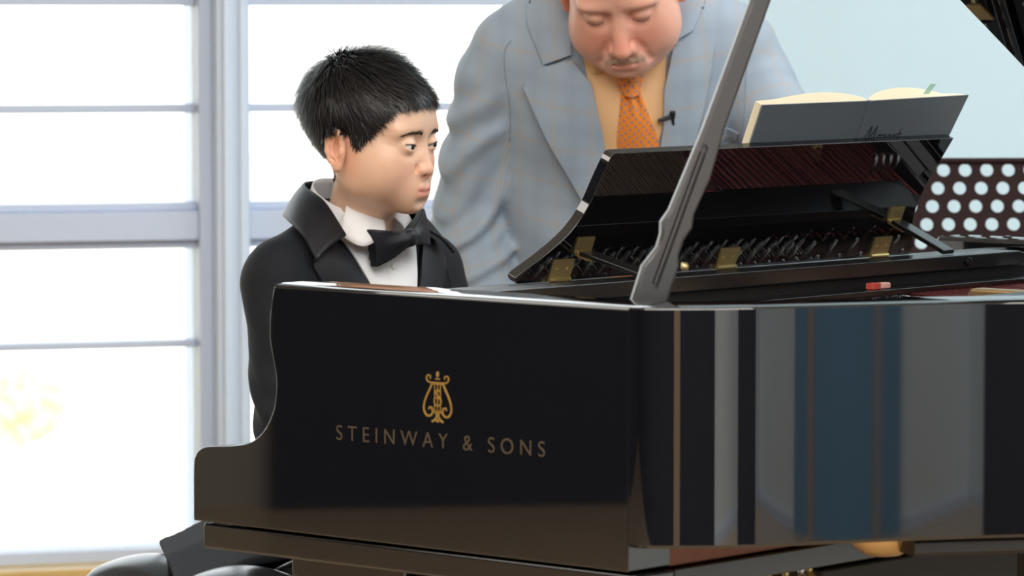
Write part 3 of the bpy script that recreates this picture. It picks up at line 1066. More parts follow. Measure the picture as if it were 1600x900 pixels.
T0, TS, SZ = 0.948, 0.1665, 0.0205
glyph = {
    'M': [[(-0.15, 0.1), (0.05, 0.0), (0.3, 0.6), (0.55, 1.15), (0.62, 0.5), (0.66, 0.05)], [(0.66, 0.05), (0.95, 0.7), (1.15, 1.15), (1.2, 0.5), (1.25, 0.05), (1.42, 0.1)]],
    'o': [[(0.45, 0.55), (0.2, 0.5), (0.12, 0.2), (0.3, 0.0), (0.5, 0.2), (0.45, 0.52), (0.65, 0.5)]],
    'z': [[(0.1, 0.5), (0.45, 0.52), (0.1, 0.03), (0.5, 0.05)]],
    'a': [[(0.5, 0.5), (0.2, 0.5), (0.1, 0.15), (0.3, 0.0), (0.48, 0.45), (0.5, 0.05), (0.62, 0.08)]],
    'r': [[(0.1, 0.45), (0.18, 0.5), (0.15, 0.0), (0.3, 0.45), (0.5, 0.5)]],
    't': [[(0.25, 0.95), (0.2, 0.2), (0.3, 0.0), (0.45, 0.08)], [(0.02, 0.55), (0.5, 0.58)]],
}
px_ = 0.0
for ch in 'Mozart':
    for st_ in glyph[ch]:
        stroke([(a + px_ + 0.12 * b, b) for a, b in st_], 0.11 if ch == 'M' else 0.09, T0, TS, SZ)
    px_ += {'M': 1.42, 'r': 0.5, 't': 0.5}.get(ch, 0.60)
tt_.build('cover_title', ink_m, bk_root)

# pink eraser on the front rail of the desk frame
er = empty('eraser', pw((0.420, 0.845, 0.9420)), math.radians(-41.5), 'small pink and red eraser lying on the black rail under the music desk', 'eraser')
MB().box((-0.006, 0.0, 0.0), (0.006, 0.026, 0.008)).build('rubber', mat('pink_rubber', (0.85, 0.45, 0.40), rough=0.7), er, bevel=0.002)
MB().box((-0.0065, -0.014, -0.0), (0.0065, 0.003, 0.0085)).build('sleeve', mat('red_card', (0.60, 0.08, 0.05), rough=0.6), er, bevel=0.001)

# ------------------------------------------------------------------ bench with tufted leather seat
leather_m = mat('black_leather', (0.018, 0.019, 0.022), rough=0.23, ior=1.6, bump=(260, 0.25, 0.0008))
bench = empty('piano_bench', pw((-0.445, 0.715, 0.0)), math.radians(-41.5), 'low black piano bench with tufted leather cushion under the boy', 'bench')
BX, BY, BZ = 0.180, 0.378, 0.541
Nx, Ny = 48, 96
G = []
for i in range(Nx + 1):
    row = []
    for j in range(Ny + 1):
        a, b = -1 + 2 * i / Nx, -1 + 2 * j / Ny
        xx, yy = a * BX, b * BY
        ex_ = max(0.0, (abs(a) - 0.80) / 0.20)
        ey_ = max(0.0, (abs(b) - 0.90) / 0.10)
        edge = math.sqrt(max(0.0, 1 - min(1.0, ex_ ** 2 + ey_ ** 2)))
        cx = abs(math.sin(math.pi * (a + 1) / 2 * 2))
        cy = abs(math.sin(math.pi * (b + 1) / 2 * 4))
        puff = 0.050 * (cx ** 0.45) * (cy ** 0.45)
        zz = BZ - 0.075 + 0.030 * edge + puff * (0.35 + 0.65 * edge)
        pull = 0.010 * (1 - cy) * (ex_ > 0) + 0
        row.append((xx * (1 - pull), yy * (1 - 0.012 * (1 - cx) * (ey_ > 0)), zz))
    G.append(row)
cs = MB().grid(G)
cs.build('cushion', leather_m, bench, smooth=180)
side = MB()
ring = []
for t in np.linspace(0, 2 * math.pi, 97)[:-1]:
    c_, s_ = math.cos(t), math.sin(t)
    sx = math.copysign(abs(c_) ** 0.25, c_) * (BX + 0.004)
    sy = math.copysign(abs(s_) ** 0.25, s_) * (BY + 0.004)
    lump = 1.0
    ring.append((sx, sy))
rows = []
for z_, f in ((BZ - 0.085, 0.985), (BZ - 0.075, 1.0), (BZ - 0.050, 1.0), (BZ - 0.040, 0.97)):
    rows.append([(p[0] * f, p[1] * f, z_) for p in ring] + [(ring[0][0] * f, ring[0][1] * f, z_)])
side.grid(rows)
side.prism(ring, 2, BZ - 0.100, BZ - 0.083)
side.build('cushion_border', leather_m, bench, smooth=60)
for i in (-0.0,):
    for j in (-0.5, 0.0, 0.5):
        MB().lathe([(0.002, 0.006), (0.009, 0.004), (0.010, 0.0)], (i * BX, j * BY, BZ - 0.046), n=14).build('button', leather_m, bench, smooth=50)
MB().box((-0.165, -0.36, BZ - 0.165), (0.165, 0.36, BZ - 0.101)).build('apron', M['satin'], bench, bevel=0.004)
for a in (-1, 1):
    for b in (-1, 1):
        MB().prism([(a * 0.142 - 0.022, b * 0.335 - 0.022), (a * 0.142 + 0.022, b * 0.335 - 0.022), (a * 0.142 + 0.022, b * 0.335 + 0.022), (a * 0.142 - 0.022, b * 0.335 + 0.022)], 2, 0.0, BZ - 0.16).build('leg', M['satin'], bench, bevel=0.003)
for b in (-1, 1):
    kb = MB().lathe([(0.006, 0.0), (0.006, 0.012), (0.022, 0.013), (0.024, 0.020), (0.022, 0.030), (0.012, 0.032)], (0, b * 0.36, BZ - 0.133), (0, b, 0), n=20)
    kb.build('knob', M['satin'], bench, smooth=40)

# ------------------------------------------------------------------ perforated music stand beyond the piano
ms = empty('music_stand', (0.815, 6.52, 0.0), math.radians(4), 'dark brown perforated metal music stand beyond the piano against the pale wall', 'music stand')
stand_m = mat('dark_brown_powder_coat', (0.020, 0.007, 0.007), rough=0.6, spec=0.15)
# plate: a sheet with round holes made as a grid of octagon-holed cells
ST = math.radians(14)
PX, PZ, RH = 0.0362, 0.0305, 0.0108
NX, NZ = 15, 10


def sheet(u, w, d):
    return (u, d * math.cos(ST) + w * math.sin(ST), 0.742 + w * math.cos(ST) - d * math.sin(ST))


mb = MB()
HN = 16
for d in (0.0, 0.0018):
    for r in range(NZ):
        for c in range(NX):
            cx = (c - NX / 2 + 0.5) * PX
            cz = 0.025 + (r + 0.5) * PZ
            n0 = len(mb.v)
            ring_o, ring_i = [], []
            for k in range(HN):
                t = 2 * math.pi * k / HN
                ct, st_ = math.cos(t), math.sin(t)
                f = 1 / max(abs(ct), abs(st_))
                sk = (cz - 0.17) * 0.34
                ring_o.append(sheet(cx + PX / 2 * ct * f + sk, cz + PZ / 2 * st_ * f, d))
                ring_i.append(sheet(cx + RH * ct + sk, cz + RH * st_, d))
            mb.add(ring_o + ring_i, [(k, (k + 1) % HN, HN + (k + 1) % HN, HN + k) for k in range(HN)])
            if d == 0.0:
                back = [sheet(cx + RH * math.cos(2 * math.pi * k / HN) + sk, cz + RH * math.sin(2 * math.pi * k / HN), 0.0018) for k in range(HN)]
                mb.add(ring_i + back, [(k, (k + 1) % HN, HN + (k + 1) % HN, HN + k) for k in range(HN)])
mb.build('perforated_plate', stand_m, ms)
wdt = NX * PX / 2
fr = MB()
zt = 0.025 + NZ * PZ


def bar(a, b, r=0.004):
    fr.tube([sheet(*a, 0.001), sheet(*b, 0.001)], r, n=8)


sk0, sk1 = (0.025 - 0.17) * 0.34, (zt - 0.17) * 0.34
bar((-wdt + sk0, 0.022), (-wdt + sk1, zt))
bar((wdt + sk0, 0.022), (wdt + sk1, zt))
bar((-wdt + sk1, zt), (wdt + sk1, zt), 0.0055)
fr.build('plate_rim', stand_m, ms, smooth=60)
tr = MB()
q = [sheet(-wdt + sk0, 0.022, 0.0), sheet(wdt + sk0, 0.022, 0.0), sheet(wdt + sk0, 0.022, -0.055), sheet(-wdt + sk0, 0.022, -0.055)]
q += [(a, b, c - 0.002) for a, b, c in q]
tr.add(q, [(0, 1, 2, 3), (7, 6, 5, 4), (0, 4, 5, 1), (1, 5, 6, 2), (2, 6, 7, 3), (3, 7, 4, 0)])
tr.build('tray', stand_m, ms)
MB().tube([(0, 0.02, 0.10), (0, 0.02, 0.80)], 0.011, n=12).build('post', stand_m, ms, smooth=60)
for k in range(3):
    t = math.radians(90 + 120 * k)
    MB().tube([(0, 0.02, 0.17), (0.16 * math.cos(t), 0.02 + 0.16 * math.sin(t), 0.10), (0.27 * math.cos(t), 0.02 + 0.27 * math.sin(t), 0.012)], 0.010, n=8).build('foot', stand_m, ms, smooth=60)

# ------------------------------------------------------------------ blue chair standing behind the music stand
ch = empty('side_chair', (1.215, 7.05, 0.0), math.radians(8), 'bright blue plastic chair seen through the holes of the music stand', 'chair')
blue_m = mat('bright_blue_plastic', (0.02, 0.26, 0.50), rough=0.45)
tub_m = mat('grey_chair_tube', (0.45, 0.48, 0.50), rough=0.3, metal=0.8)
G = []
for i in range(13):
    z_ = 0.60 + 0.345 * i / 12
    G.append([(xx, 0.20 + 0.07 * (z_ - 0.6) - 0.06 * (xx / 0.22) ** 2, z_ - 0.03 * (xx / 0.22) ** 4 * (i == 12)) for xx in np.linspace(-0.22, 0.22, 17)])
bo_ = MB().grid(G).build('backrest', blue_m, ch, smooth=180)
sm = bo_.modifiers.new('thickness', 'SOLIDIFY')
sm.thickness = 0.012
G = [[(xx, yy, 0.44 + 0.02 * (yy / 0.2) ** 2 * (yy > 0) - 0.012 * (1 - (xx / 0.22) ** 2)) for xx in np.linspace(-0.22, 0.22, 15)] for yy in np.linspace(-0.21, 0.19, 13)]
se = MB().grid(G).build('seat', blue_m, ch, smooth=180)
sm = se.modifiers.new('thickness', 'SOLIDIFY')
sm.thickness = 0.014
for a in (-1, 1):
    MB().tube([(a * 0.20, -0.20, 0.01), (a * 0.185, -0.16, 0.425)], 0.0125, n=10).build('leg', tub_m, ch, smooth=60)
    MB().tube([(a * 0.20, 0.24, 0.01), (a * 0.185, 0.17, 0.425), (a * 0.18, 0.215, 0.90)], 0.0125, n=10).build('leg', tub_m, ch, smooth=60)

# ------------------------------------------------------------------ autumn tree outside the window
tree = empty('yard_tree', (-5.6, 45.0, -4.2), 0.0, 'yellow autumn tree blurred in bright light outside the lower window pane', 'tree')
bark_m = mat('pale_bark', (0.80, 0.70, 0.55), rough=0.9)
leaf_m = mat('yellow_leaves', (1.0, 0.88, 0.58), rough=0.8)
MB().tube([(0, 0, 0), (0.03, 0, 0.4), (-0.04, 0.05, 0.8), (0.02, 0, 1.2)], [0.10, 0.08, 0.06, 0.03], n=10).build('trunk', bark_m, tree, smooth=60)
lv = MB()
for k in range(1500):
    d = RNG.normal(size=3)
    d /= np.linalg.norm(d)
    c = d * np.array([0.62, 0.5, 0.50]) * RNG.uniform(0.2, 1) ** 0.4 + np.array([0, 0, 1.12])
    if c[2] < 0.12:
        continue
    a = RNG.normal(size=3)
    a /= np.linalg.norm(a)
    b = np.cross(a, d)
    b /= np.linalg.norm(b) + 1e-9
    w_ = RNG.uniform(0.04, 0.08)
    lv.add([c - a * w_, c + b * w_ * 0.6, c + a * w_, c - b * w_ * 0.6], [(0, 1, 2, 3)])
tag(lv.build('foliage', leaf_m, tree), kind='stuff')

# ------------------------------------------------------------------ figures: signed distance fields meshed by surface nets
F32 = np.float32


def V3(*a):
    return np.array(a, dtype=F32)


def smin(a, b, k):
    h = np.maximum(k - np.abs(a - b), 0) / k
    return np.minimum(a, b) - h * h * k * 0.25


def smax(a, b, k):
    return -smin(-a, -b, k)


def ell(p, c, r, R=None):
    q = p - V3(*c)
    if R is not None:
        q = q @ R.astype(F32)
    r = V3(*r)
    k0 = np.sqrt(((q / r) ** 2).sum(1)) + 1e-6
    k1 = np.sqrt(((q / (r * r)) ** 2).sum(1)) + 1e-6
    return k0 * (k0 - 1) / k1


def cap(p, a, b, ra, rb=None):
    rb = ra if rb is None else rb
    a, b = V3(*a), V3(*b)
    ba = b - a
    h = np.clip(((p - a) @ ba) / (ba @ ba), 0, 1)
    return np.sqrt(((p - a - h[:, None] * ba) ** 2).sum(1)) - (ra + (rb - ra) * h)


def chain(p, pts, rs, k=0.006):
    d = cap(p, pts[0], pts[1], rs[0], rs[1])
    for i in range(1, len(pts) - 1):
        d = smin(d, cap(p, pts[i], pts[i + 1], rs[i], rs[i + 1]), k)
    return d


def rot(yaw=0.0, pitch=0.0, roll=0.0):
    """columns are the head's right / forward / up axes; pitch > 0 looks down, yaw > 0 turns left"""
    cy, sy = math.cos(yaw), math.sin(yaw)
    cp, sp = math.cos(-pitch), math.sin(-pitch)
    cr, sr = math.cos(roll), math.sin(roll)
    Z = np.array([[cy, -sy, 0], [sy, cy, 0], [0, 0, 1]])
    X = np.array([[1, 0, 0], [0, cp, -sp], [0, sp, cp]])
    Y = np.array([[cr, 0, sr], [0, 1, 0], [-sr, 0, cr]])
    return Z @ X @ Y


def surface_nets(f, lo, hi, h):
    B = 8
    lo = np.array(lo, float)
    nb = np.maximum(1, np.ceil((np.array(hi, float) - lo) / (B * h)).astype(int))
    I = np.stack(np.meshgrid(*[np.arange(n) for n in nb], indexing='ij'), -1).reshape(-1, 3)
    ctr = (lo + (I * B + B / 2) * h).astype(F32)
    I = I[np.abs(f(ctr)) < B * h * 1.25]
    off = np.stack(np.meshgrid(*[np.arange(B + 1)] * 3, indexing='ij'), -1).reshape(-1, 3)
    K = len(I)
    V = np.empty((K, B + 1, B + 1, B + 1), F32)
    step = 300
    for s in range(0, K, step):
        pts = (lo + (I[s:s + step, None, :] * B + off[None]) * h).reshape(-1, 3).astype(F32)
        V[s:s + step] = f(pts).reshape(-1, B + 1, B + 1, B + 1)
    S = V < 0
    cnt = np.zeros((K, B, B, B), np.int8)
    corner = [(a, b, c) for a in (0, 1) for b in (0, 1) for c in (0, 1)]
    for a, b, c in corner:
        cnt += S[:, a:a + B, b:b + B, c:c + B]
    act = (cnt > 0) & (cnt < 8)
    kk, i, j, k = np.nonzero(act)
    cv = {q: V[kk, i + q[0], j + q[1], k + q[2]] for q in corner}
    acc = np.zeros((len(kk), 3))
    num = np.zeros(len(kk))
    for q in corner:
        for ax in range(3):
            if q[ax] == 0:
                r = list(q)
                r[ax] = 1
                a, b = cv[q], cv[tuple(r)]
                m = (a < 0) != (b < 0)
                t = np.where(m, a / np.where(m, a - b, 1), 0)
                pos = np.tile(np.array(q, float), (len(kk), 1))
                pos[:, ax] += t
                acc[m] += pos[m]
                num[m] += 1
    G = I[kk] * B + np.stack([i, j, k], 1)
    verts = lo + (G + acc / num[:, None]) * h
    N = nb * B + 2
    key = ((G[:, 0] + 1) * N[1] + G[:, 1] + 1) * N[2] + G[:, 2] + 1
    order = np.argsort(key)
    skey = key[order]

    def look(g):
        q = ((g[:, 0] + 1) * N[1] + g[:, 1] + 1) * N[2] + g[:, 2] + 1
        w = np.clip(np.searchsorted(skey, q), 0, len(skey) - 1)
        return np.where(skey[w] == q, order[w], -1)
    faces = []
    for ax in range(3):
        sl0 = [slice(0, B)] * 3
        sl1 = [slice(0, B)] * 3
        sl1[ax] = slice(1, B + 1)
        a, b = S[(slice(None), *sl0)], S[(slice(None), *sl1)]
        kq, i, j, k = np.nonzero(a != b)
        g = I[kq] * B + np.stack([i, j, k], 1)
        inside = a[kq, i, j, k]
        u, v = (ax + 1) % 3, (ax + 2) % 3
        du = np.zeros(3, int)
        du[u] = 1
        dv = np.zeros(3, int)
        dv[v] = 1
        q = np.stack([look(g - du - dv), look(g - dv), look(g), look(g - du)], 1)
        q[~inside] = q[~inside][:, ::-1]
        faces.append(q[(q >= 0).all(1)])
    return verts, np.vstack(faces)


def np_mesh(name, verts, faces, m, parent=None, smooth=True):
    me = bpy.data.meshes.new(name)
    faces = np.asarray(faces)
    n, fn, w = len(verts), len(faces), faces.shape[1]
    me.vertices.add(n)
    me.vertices.foreach_set('co', np.asarray(verts, F32).ravel())
    me.loops.add(fn * w)
    me.loops.foreach_set('vertex_index', faces.astype(np.int32).ravel())
    me.polygons.add(fn)
    me.polygons.foreach_set('loop_start', np.arange(0, fn * w, w, dtype=np.int32))
    me.polygons.foreach_set('loop_total', np.full(fn, w, np.int32))
    me.update(calc_edges=True)
    me.polygons.foreach_set('use_smooth', np.full(fn, smooth))
    me.materials.append(m)
    o = bpy.data.objects.new(name, me)
    COL.objects.link(o)
    if parent is not None:
        o.parent = parent
    return o


def set_uv(o, uv):
    """per-vertex cloth coordinates in metres"""
    me = o.data
    L = me.uv_layers.new(name='cloth')
    vi = np.empty(len(me.loops), np.int32)
    me.loops.foreach_get('vertex_index', vi)
    L.data.foreach_set('uv', np.asarray(uv, F32)[vi].ravel())


def set_tint(o, rgb):
    me = o.data
    at = me.color_attributes.new('tint', 'FLOAT_COLOR', 'POINT')
    at.data.foreach_set('color', np.c_[rgb, np.ones(len(rgb))].astype(F32).ravel())


def grad(f, p, e=0.0015):
    g = np.stack([f(p + V3(*d)) - f(p - V3(*d)) for d in ((e, 0, 0), (0, e, 0), (0, 0, e))], 1)
    return g / (np.linalg.norm(g, axis=1, keepdims=True) + 1e-9)


def march(f, p, d, far=0.6, n=70):
    """walk points p along direction d until the field is hit"""
    p = np.asarray(p, F32).copy()
    d = np.asarray(d, F32)
    t = np.zeros(len(p), F32)
    for _ in range(n):
        q = f(p + t[:, None] * d)
        t = np.where(t < far, t + np.maximum(q * 0.8, -0.003), t)
    return p + t[:, None] * d


def press(f, base, n, reach=0.45):
    """drop points onto a surface along -n; those that would pass beside it settle on its nearest point"""
    p0 = base + n * reach
    hit = march(f, p0, np.tile(-n, (len(p0), 1)))
    miss = np.abs(f(hit.astype(F32))) > 0.004
    if miss.any():
        q = (base[miss] + n * 0.04).astype(F32)
        for _ in range(14):
            q = (q - 0.8 * f(q)[:, None] * grad(f, q, 0.004)).astype(F32)
        hit[miss] = q
    return hit


class Garment:
    """a cloth body (distance field) that outlines can be laid upon, in a frame o + x*ax + s*a seen along n"""

    def __init__(self, f, o, ax, a, n):
        self.f = f
        self.o, self.ax, self.a, self.n = [np.array(q, float) for q in (o, ax, a, n)]

    def lay(self, name, A, B, m, parent, nu=14, nv=30, off=0.003, thick=0.003, belly=0.0, uv=True, curl=None):
        A, B = resample(A, nv), resample(B, nv)
        t = np.linspace(0, 1, nu)[:, None, None]
        P = (A[None] * (1 - t) + B[None] * t).reshape(-1, 2)
        hit = press(self.f, self.o + P[:, :1] * self.ax + P[:, 1:] * self.a, self.n)
        nn = grad(self.f, hit)
        lift = off + belly * np.sin(math.pi * np.repeat(np.linspace(0, 1, nu), nv))
        if curl is not None:
            lift = lift + curl * np.repeat(np.linspace(0, 1, nu), nv) ** 2
        top = hit + nn * (lift[:, None] + thick)
        bot = hit + nn * (lift[:, None] - 0.002)
        idx = np.arange(nu * nv).reshape(nu, nv)
        f = np.stack([idx[:-1, :-1], idx[1:, :-1], idx[1:, 1:], idx[:-1, 1:]], -1).reshape(-1, 4)
        n0 = nu * nv
        loop = list(idx[:, 0]) + list(idx[-1, 1:]) + list(idx[-2::-1, -1]) + list(idx[0, -2:0:-1])
        loop = np.array(loop)
        nxt = np.roll(loop, -1)
        side = np.stack([loop, loop + n0, nxt + n0, nxt], 1)
        faces = np.vstack([f, f[:, ::-1] + n0, side])
        o = np_mesh(name, np.vstack([top, bot]), faces, m, parent)
        bm = bmesh.new()
        bm.from_mesh(o.data)
        bmesh.ops.recalc_face_normals(bm, faces=bm.faces)
        bm.to_mesh(o.data)
        bm.free()
        o.data.set_sharp_from_angle(angle=math.radians(45))
        if uv:
            set_uv(o, np.vstack([P, P]))
        return o

    def on(self, P, off=0.002):
        P = np.array(P, float)
        hit = press(self.f, self.o + P[:, :1] * self.ax + P[:, 1:] * self.a, self.n)
        return hit + grad(self.f, hit) * off


# ------------------------------------------------------------------ heads and hands (right / forward / up, eye level at 0)
def head_field(p, K):
    zc = K['chin']
    jw = K['jaw']
    d = ell(p, (0, -0.018, 0.030), (0.0735 * K['wide'], 0.094, 0.082))
    d = smin(d, ell(p, (0, 0.022, -0.020), (0.064 * K['wide'], 0.060, 0.070)), 0.03)
    d = smin(d, ell(p, (0, 0.045, zc + 0.030), (0.036 * jw, 0.034, 0.030)), 0.035)
    ax = np.abs(p[:, 0])
    m = np.stack([ax, p[:, 1], p[:, 2]], 1)                 # mirrored point
    d = smin(d, ell(m, (0.040 * jw, 0.006, zc + 0.048), (0.022, 0.036, 0.032)), 0.03)
    d = smin(d, ell(m, (0.035, 0.046, -0.034), (0.026 * K['cheek'], 0.026, 0.030 * K['cheek'])), 0.03)
    d = smin(d, ell(p, (0, 0.070, zc + 0.012), (0.017 * jw, 0.013, 0.013)), 0.022)
    # brow and forehead
    d = smin(d, ell(m, (0.028, 0.066, 0.021), (0.026, 0.011, 0.008)), 0.02)
    d = smin(d, ell(p, (0, 0.050, 0.045), (0.050, 0.028, 0.035)), 0.03)
    # eye hollows
    d = smax(d, -ell(m, (0.033, 0.089, 0.001), (0.021, 0.0145 * K['hollow'], 0.0125)), 0.016)
    d = smax(d, -ell(m, (0.014, 0.088, 0.000), (0.006, 0.008, 0.010)), 0.010)
    # nose
    nl = K['nose']
    tip = (0, 0.0965 + 0.006 * (nl - 1) - K['flat'], -0.038 * nl)
    d = smin(d, cap(p, (0, 0.0765 - K['flat'] * 0.6, 0.004), tip, 0.0058 * nl, 0.0098 * nl), 0.014)
    d = smin(d, ell(m, (0.0118 * nl, 0.0855, -0.0415 * nl), (0.0068 * nl, 0.0098, 0.0078 * nl)), 0.006)
    d = smin(d, ell(p, (0, 0.094 - K['flat'], -0.0425 * nl), (0.006 * nl, 0.008, 0.006)), 0.008)
    d = smax(d, -ell(m, (0.0064 * nl, 0.0905, -0.0492 * nl), (0.0034, 0.0048, 0.0040)), 0.003)
    d = smax(d, -chain(m, [(0.0195 * nl, 0.083, -0.035 * nl), (0.0205 * nl, 0.080, -0.044 * nl)], (0.0010, 0.0010)), 0.007)
    # mouth
    zm = K['mouth']
    mw = K['mouth_w']
    d = smin(d, ell(p, (0, 0.071, zm), (0.027, 0.0165, 0.019)), 0.02)
    d = smin(d, chain(m, [(0.0022, 0.0882, zm + 0.0048), (0.008, 0.0874, zm + 0.0045), (mw, 0.0775 - (mw - 0.0205) * 0.95, zm + K.get('smile', -0.0008))], (0.0036, 0.0040, 0.0018), 0.004), 0.005)
    d = smin(d, chain(m, [(0.0, 0.0866, zm - 0.0055), (0.009, 0.0850, zm - 0.0050), (mw * 0.92, 0.0775 - (mw - 0.0205) * 0.95, zm + K.get('smile', -0.0008) - 0.0007)], (0.0050, 0.0046, 0.0018), 0.004), 0.004)
    d = smax(d, -chain(m, [(0.0, 0.0935, zm - 0.0004), (0.010, 0.0915, zm + 0.0004), (mw, 0.0805 - (mw - 0.0205) * 0.95, zm + K.get('smile', -0.0008) - 0.0004)], (0.0009, 0.0009, 0.0008), 0.002), 0.0035)
    d = smax(d, -ell(p, (0, 0.090, zm - 0.0170), (0.014, 0.0055, 0.0042)), 0.010)
    d = smax(d, -ell(p, (0, 0.0955, zm + 0.0125), (0.0022, 0.003, 0.006)), 0.005)
    # eyelids over the eyeballs
    ex_, ey_, ez_ = K['eye']
    lid = ell(m, (ex_, ey_, ez_), (0.0146, 0.0138, 0.0132))
    d = smin(d, lid, 0.006)
    if K['open'] > 0:
        tilt = math.radians(K.get('slant', 6))
        Rt = np.array([[math.cos(tilt), 0, -math.sin(tilt)], [0, 1, 0], [math.sin(tilt), 0, math.cos(tilt)]])
        cut = ell(m, (ex_, ey_ + 0.013, ez_ - 0.0004), (0.0132, 0.022, K['open']), Rt)
        d = smax(d, -cut, 0.0012)
        crease = chain(m, [(ex_ - 0.011, ey_ + 0.0125, ez_ + 0.0048), (ex_, ey_ + 0.0152, ez_ + 0.0082), (ex_ + 0.012, ey_ + 0.0095, ez_ + 0.0062)], (0.0006, 0.0006, 0.0006))
        d = smax(d, -crease, 0.003)
    else:
        seam = chain(m, [(ex_ - 0.0125, ey_ + 0.0115, ez_ - 0.0030), (ex_, ey_ + 0.0150, ez_ - 0.0062), (ex_ + 0.0125, ey_ + 0.0090, ez_ - 0.0036)], (0.0008, 0.0009, 0.0008))
        d = smax(d, -seam, 0.003)
        crease = chain(m, [(ex_ - 0.013, ey_ + 0.0125, ez_ + 0.0065), (ex_, ey_ + 0.0165, ez_ + 0.0102), (ex_ + 0.014, ey_ + 0.0085, ez_ + 0.0060)], (0.0007, 0.0008, 0.0007))
        d = smax(d, -crease, 0.004)
        bag = chain(m, [(ex_ - 0.012, ey_ + 0.0135, ez_ - 0.0125), (ex_ + 0.002, ey_ + 0.0160, ez_ - 0.0165), (ex_ + 0.014, ey_ + 0.0095, ez_ - 0.0120)], (0.0007, 0.0008, 0.0007))
        d = smax(d, -bag, 0.006)
    # ears
    e0 = K['ear']
    Re = rot(yaw=math.radians(-24), pitch=math.radians(-8))
    q = (m - V3(0.0735 * K['wide'], -0.014, -0.014)) @ Re.astype(F32) / e0
    dish = ell(q, (0.004, 0, 0), (0.0070, 0.0165, 0.0285))
    dish = smax(dish, -ell(q, (0.0115, 0.0008, -0.001), (0.0105, 0.0105, 0.0190)), 0.004)
    rim = chain(q, [(0.006, 0.0115, 0.006), (0.0085, 0.0135, 0.018), (0.0095, 0.005, 0.0268), (0.0105, -0.0065, 0.0255), (0.0115, -0.0145, 0.0125), (0.011, -0.0150, -0.002), (0.009, -0.0105, -0.0150), (0.006, -0.002, -0.0250)], (0.0026, 0.0032, 0.0034, 0.0035, 0.0034, 0.0032, 0.0032, 0.0040), 0.003)
    inner = chain(q, [(0.007, -0.002, 0.0165), (0.0082, -0.0085, 0.0060), (0.0078, -0.0070, -0.0080), (0.006, 0.002, -0.0145)], (0.0020, 0.0024, 0.0024, 0.0022), 0.003)
    trag = ell(q, (0.0060, 0.0115, -0.0045), (0.0036, 0.0038, 0.0058))
    lobe = ell(q, (0.0050, 0.0015, -0.0245), (0.0042, 0.0072, 0.0066))
    ear = smin(smin(smin(smin(dish, rim, 0.003), inner, 0.0025), trag, 0.004), lobe, 0.006) * e0
    d = smin(d, ear, 0.005)
    return d


def head_tint(q, K):
    """colour of the skin itself: lips, ears, nose tip and cheeks are redder"""
    m = np.abs(q[:, 0])
    zm = K['mouth']
    lip = np.exp(-((m / (K['mouth_w'] * 0.95)) ** 4)) * np.exp(-(((q[:, 2] - zm) / 0.0085) ** 4)) * (q[:, 1] > 0.07)
    ear = np.clip((m - 0.066 * K['wide']) / 0.012, 0, 1) * (np.abs(q[:, 1] + 0.014) < 0.035) * (np.abs(q[:, 2] + 0.014) < 0.04)
    chk = np.exp(-(((m - 0.040) / 0.026) ** 2 + ((q[:, 2] + 0.038) / 0.026) ** 2)) * (q[:, 1] > 0)
    nos = np.exp(-((m / 0.020) ** 2 + ((q[:, 2] + 0.036) / 0.018) ** 2)) * (q[:, 1] > 0.07)
    c = np.ones((len(q), 3))
    for w, t in ((lip * K['lip'], (0.86, 0.52, 0.56)), (ear * K.get('ear_red', 0.55), (1.0, 0.70, 0.62)), (chk * K['flush'], (1.03, 0.70, 0.66)), (nos * K['flush'], (1.02, 0.66, 0.62))):
        c = c * (1 - w[:, None]) + c * np.array(t) * w[:, None]
    return c


def hand_field(p, W, R, side, sc, curl):
    """W wrist, R columns: thumb side / fingers / back of the hand; side +1 when the thumb is on +x of R"""
    q = (p - V3(*W)) @ R.astype(F32) / sc
    d = ell(q, (0, 0.050, 0), (0.040, 0.050, 0.0135))
    d = smin(d, cap(q, (0, -0.02, 0), (0, 0.03, 0), 0.025, 0.024), 0.02)
    for k, (bx_, ln, r) in enumerate(((0.030, 0.070, 0.0088), (0.0105, 0.079, 0.0090), (-0.0095, 0.073, 0.0086), (-0.0285, 0.058, 0.0076))):
        b0 = np.array([bx_, 0.078 - 0.004 * abs(k - 1), 0.0])
        pts = [b0]
        a = curl * 0.35
        spread = (1.2 - k) * 0.07
        for f in (0.46, 0.30, 0.24):
            stp = np.array([math.sin(spread) * math.cos(a), math.cos(spread) * math.cos(a), -math.sin(a)]) * ln * f
            pts.append(pts[-1] + stp)
            a += curl
        d = smin(d, chain(q, pts, (r, r * 0.95, r * 0.88, r * 0.75), 0.003), 0.006)
    th = [(0.026, 0.022, -0.006), (0.046, 0.048, -0.014), (0.056, 0.074, -0.020), (0.056, 0.096, -0.026)]
    d = smin(d, chain(q, th, (0.0135, 0.0110, 0.0098, 0.0080), 0.005), 0.010)
    return d * sc


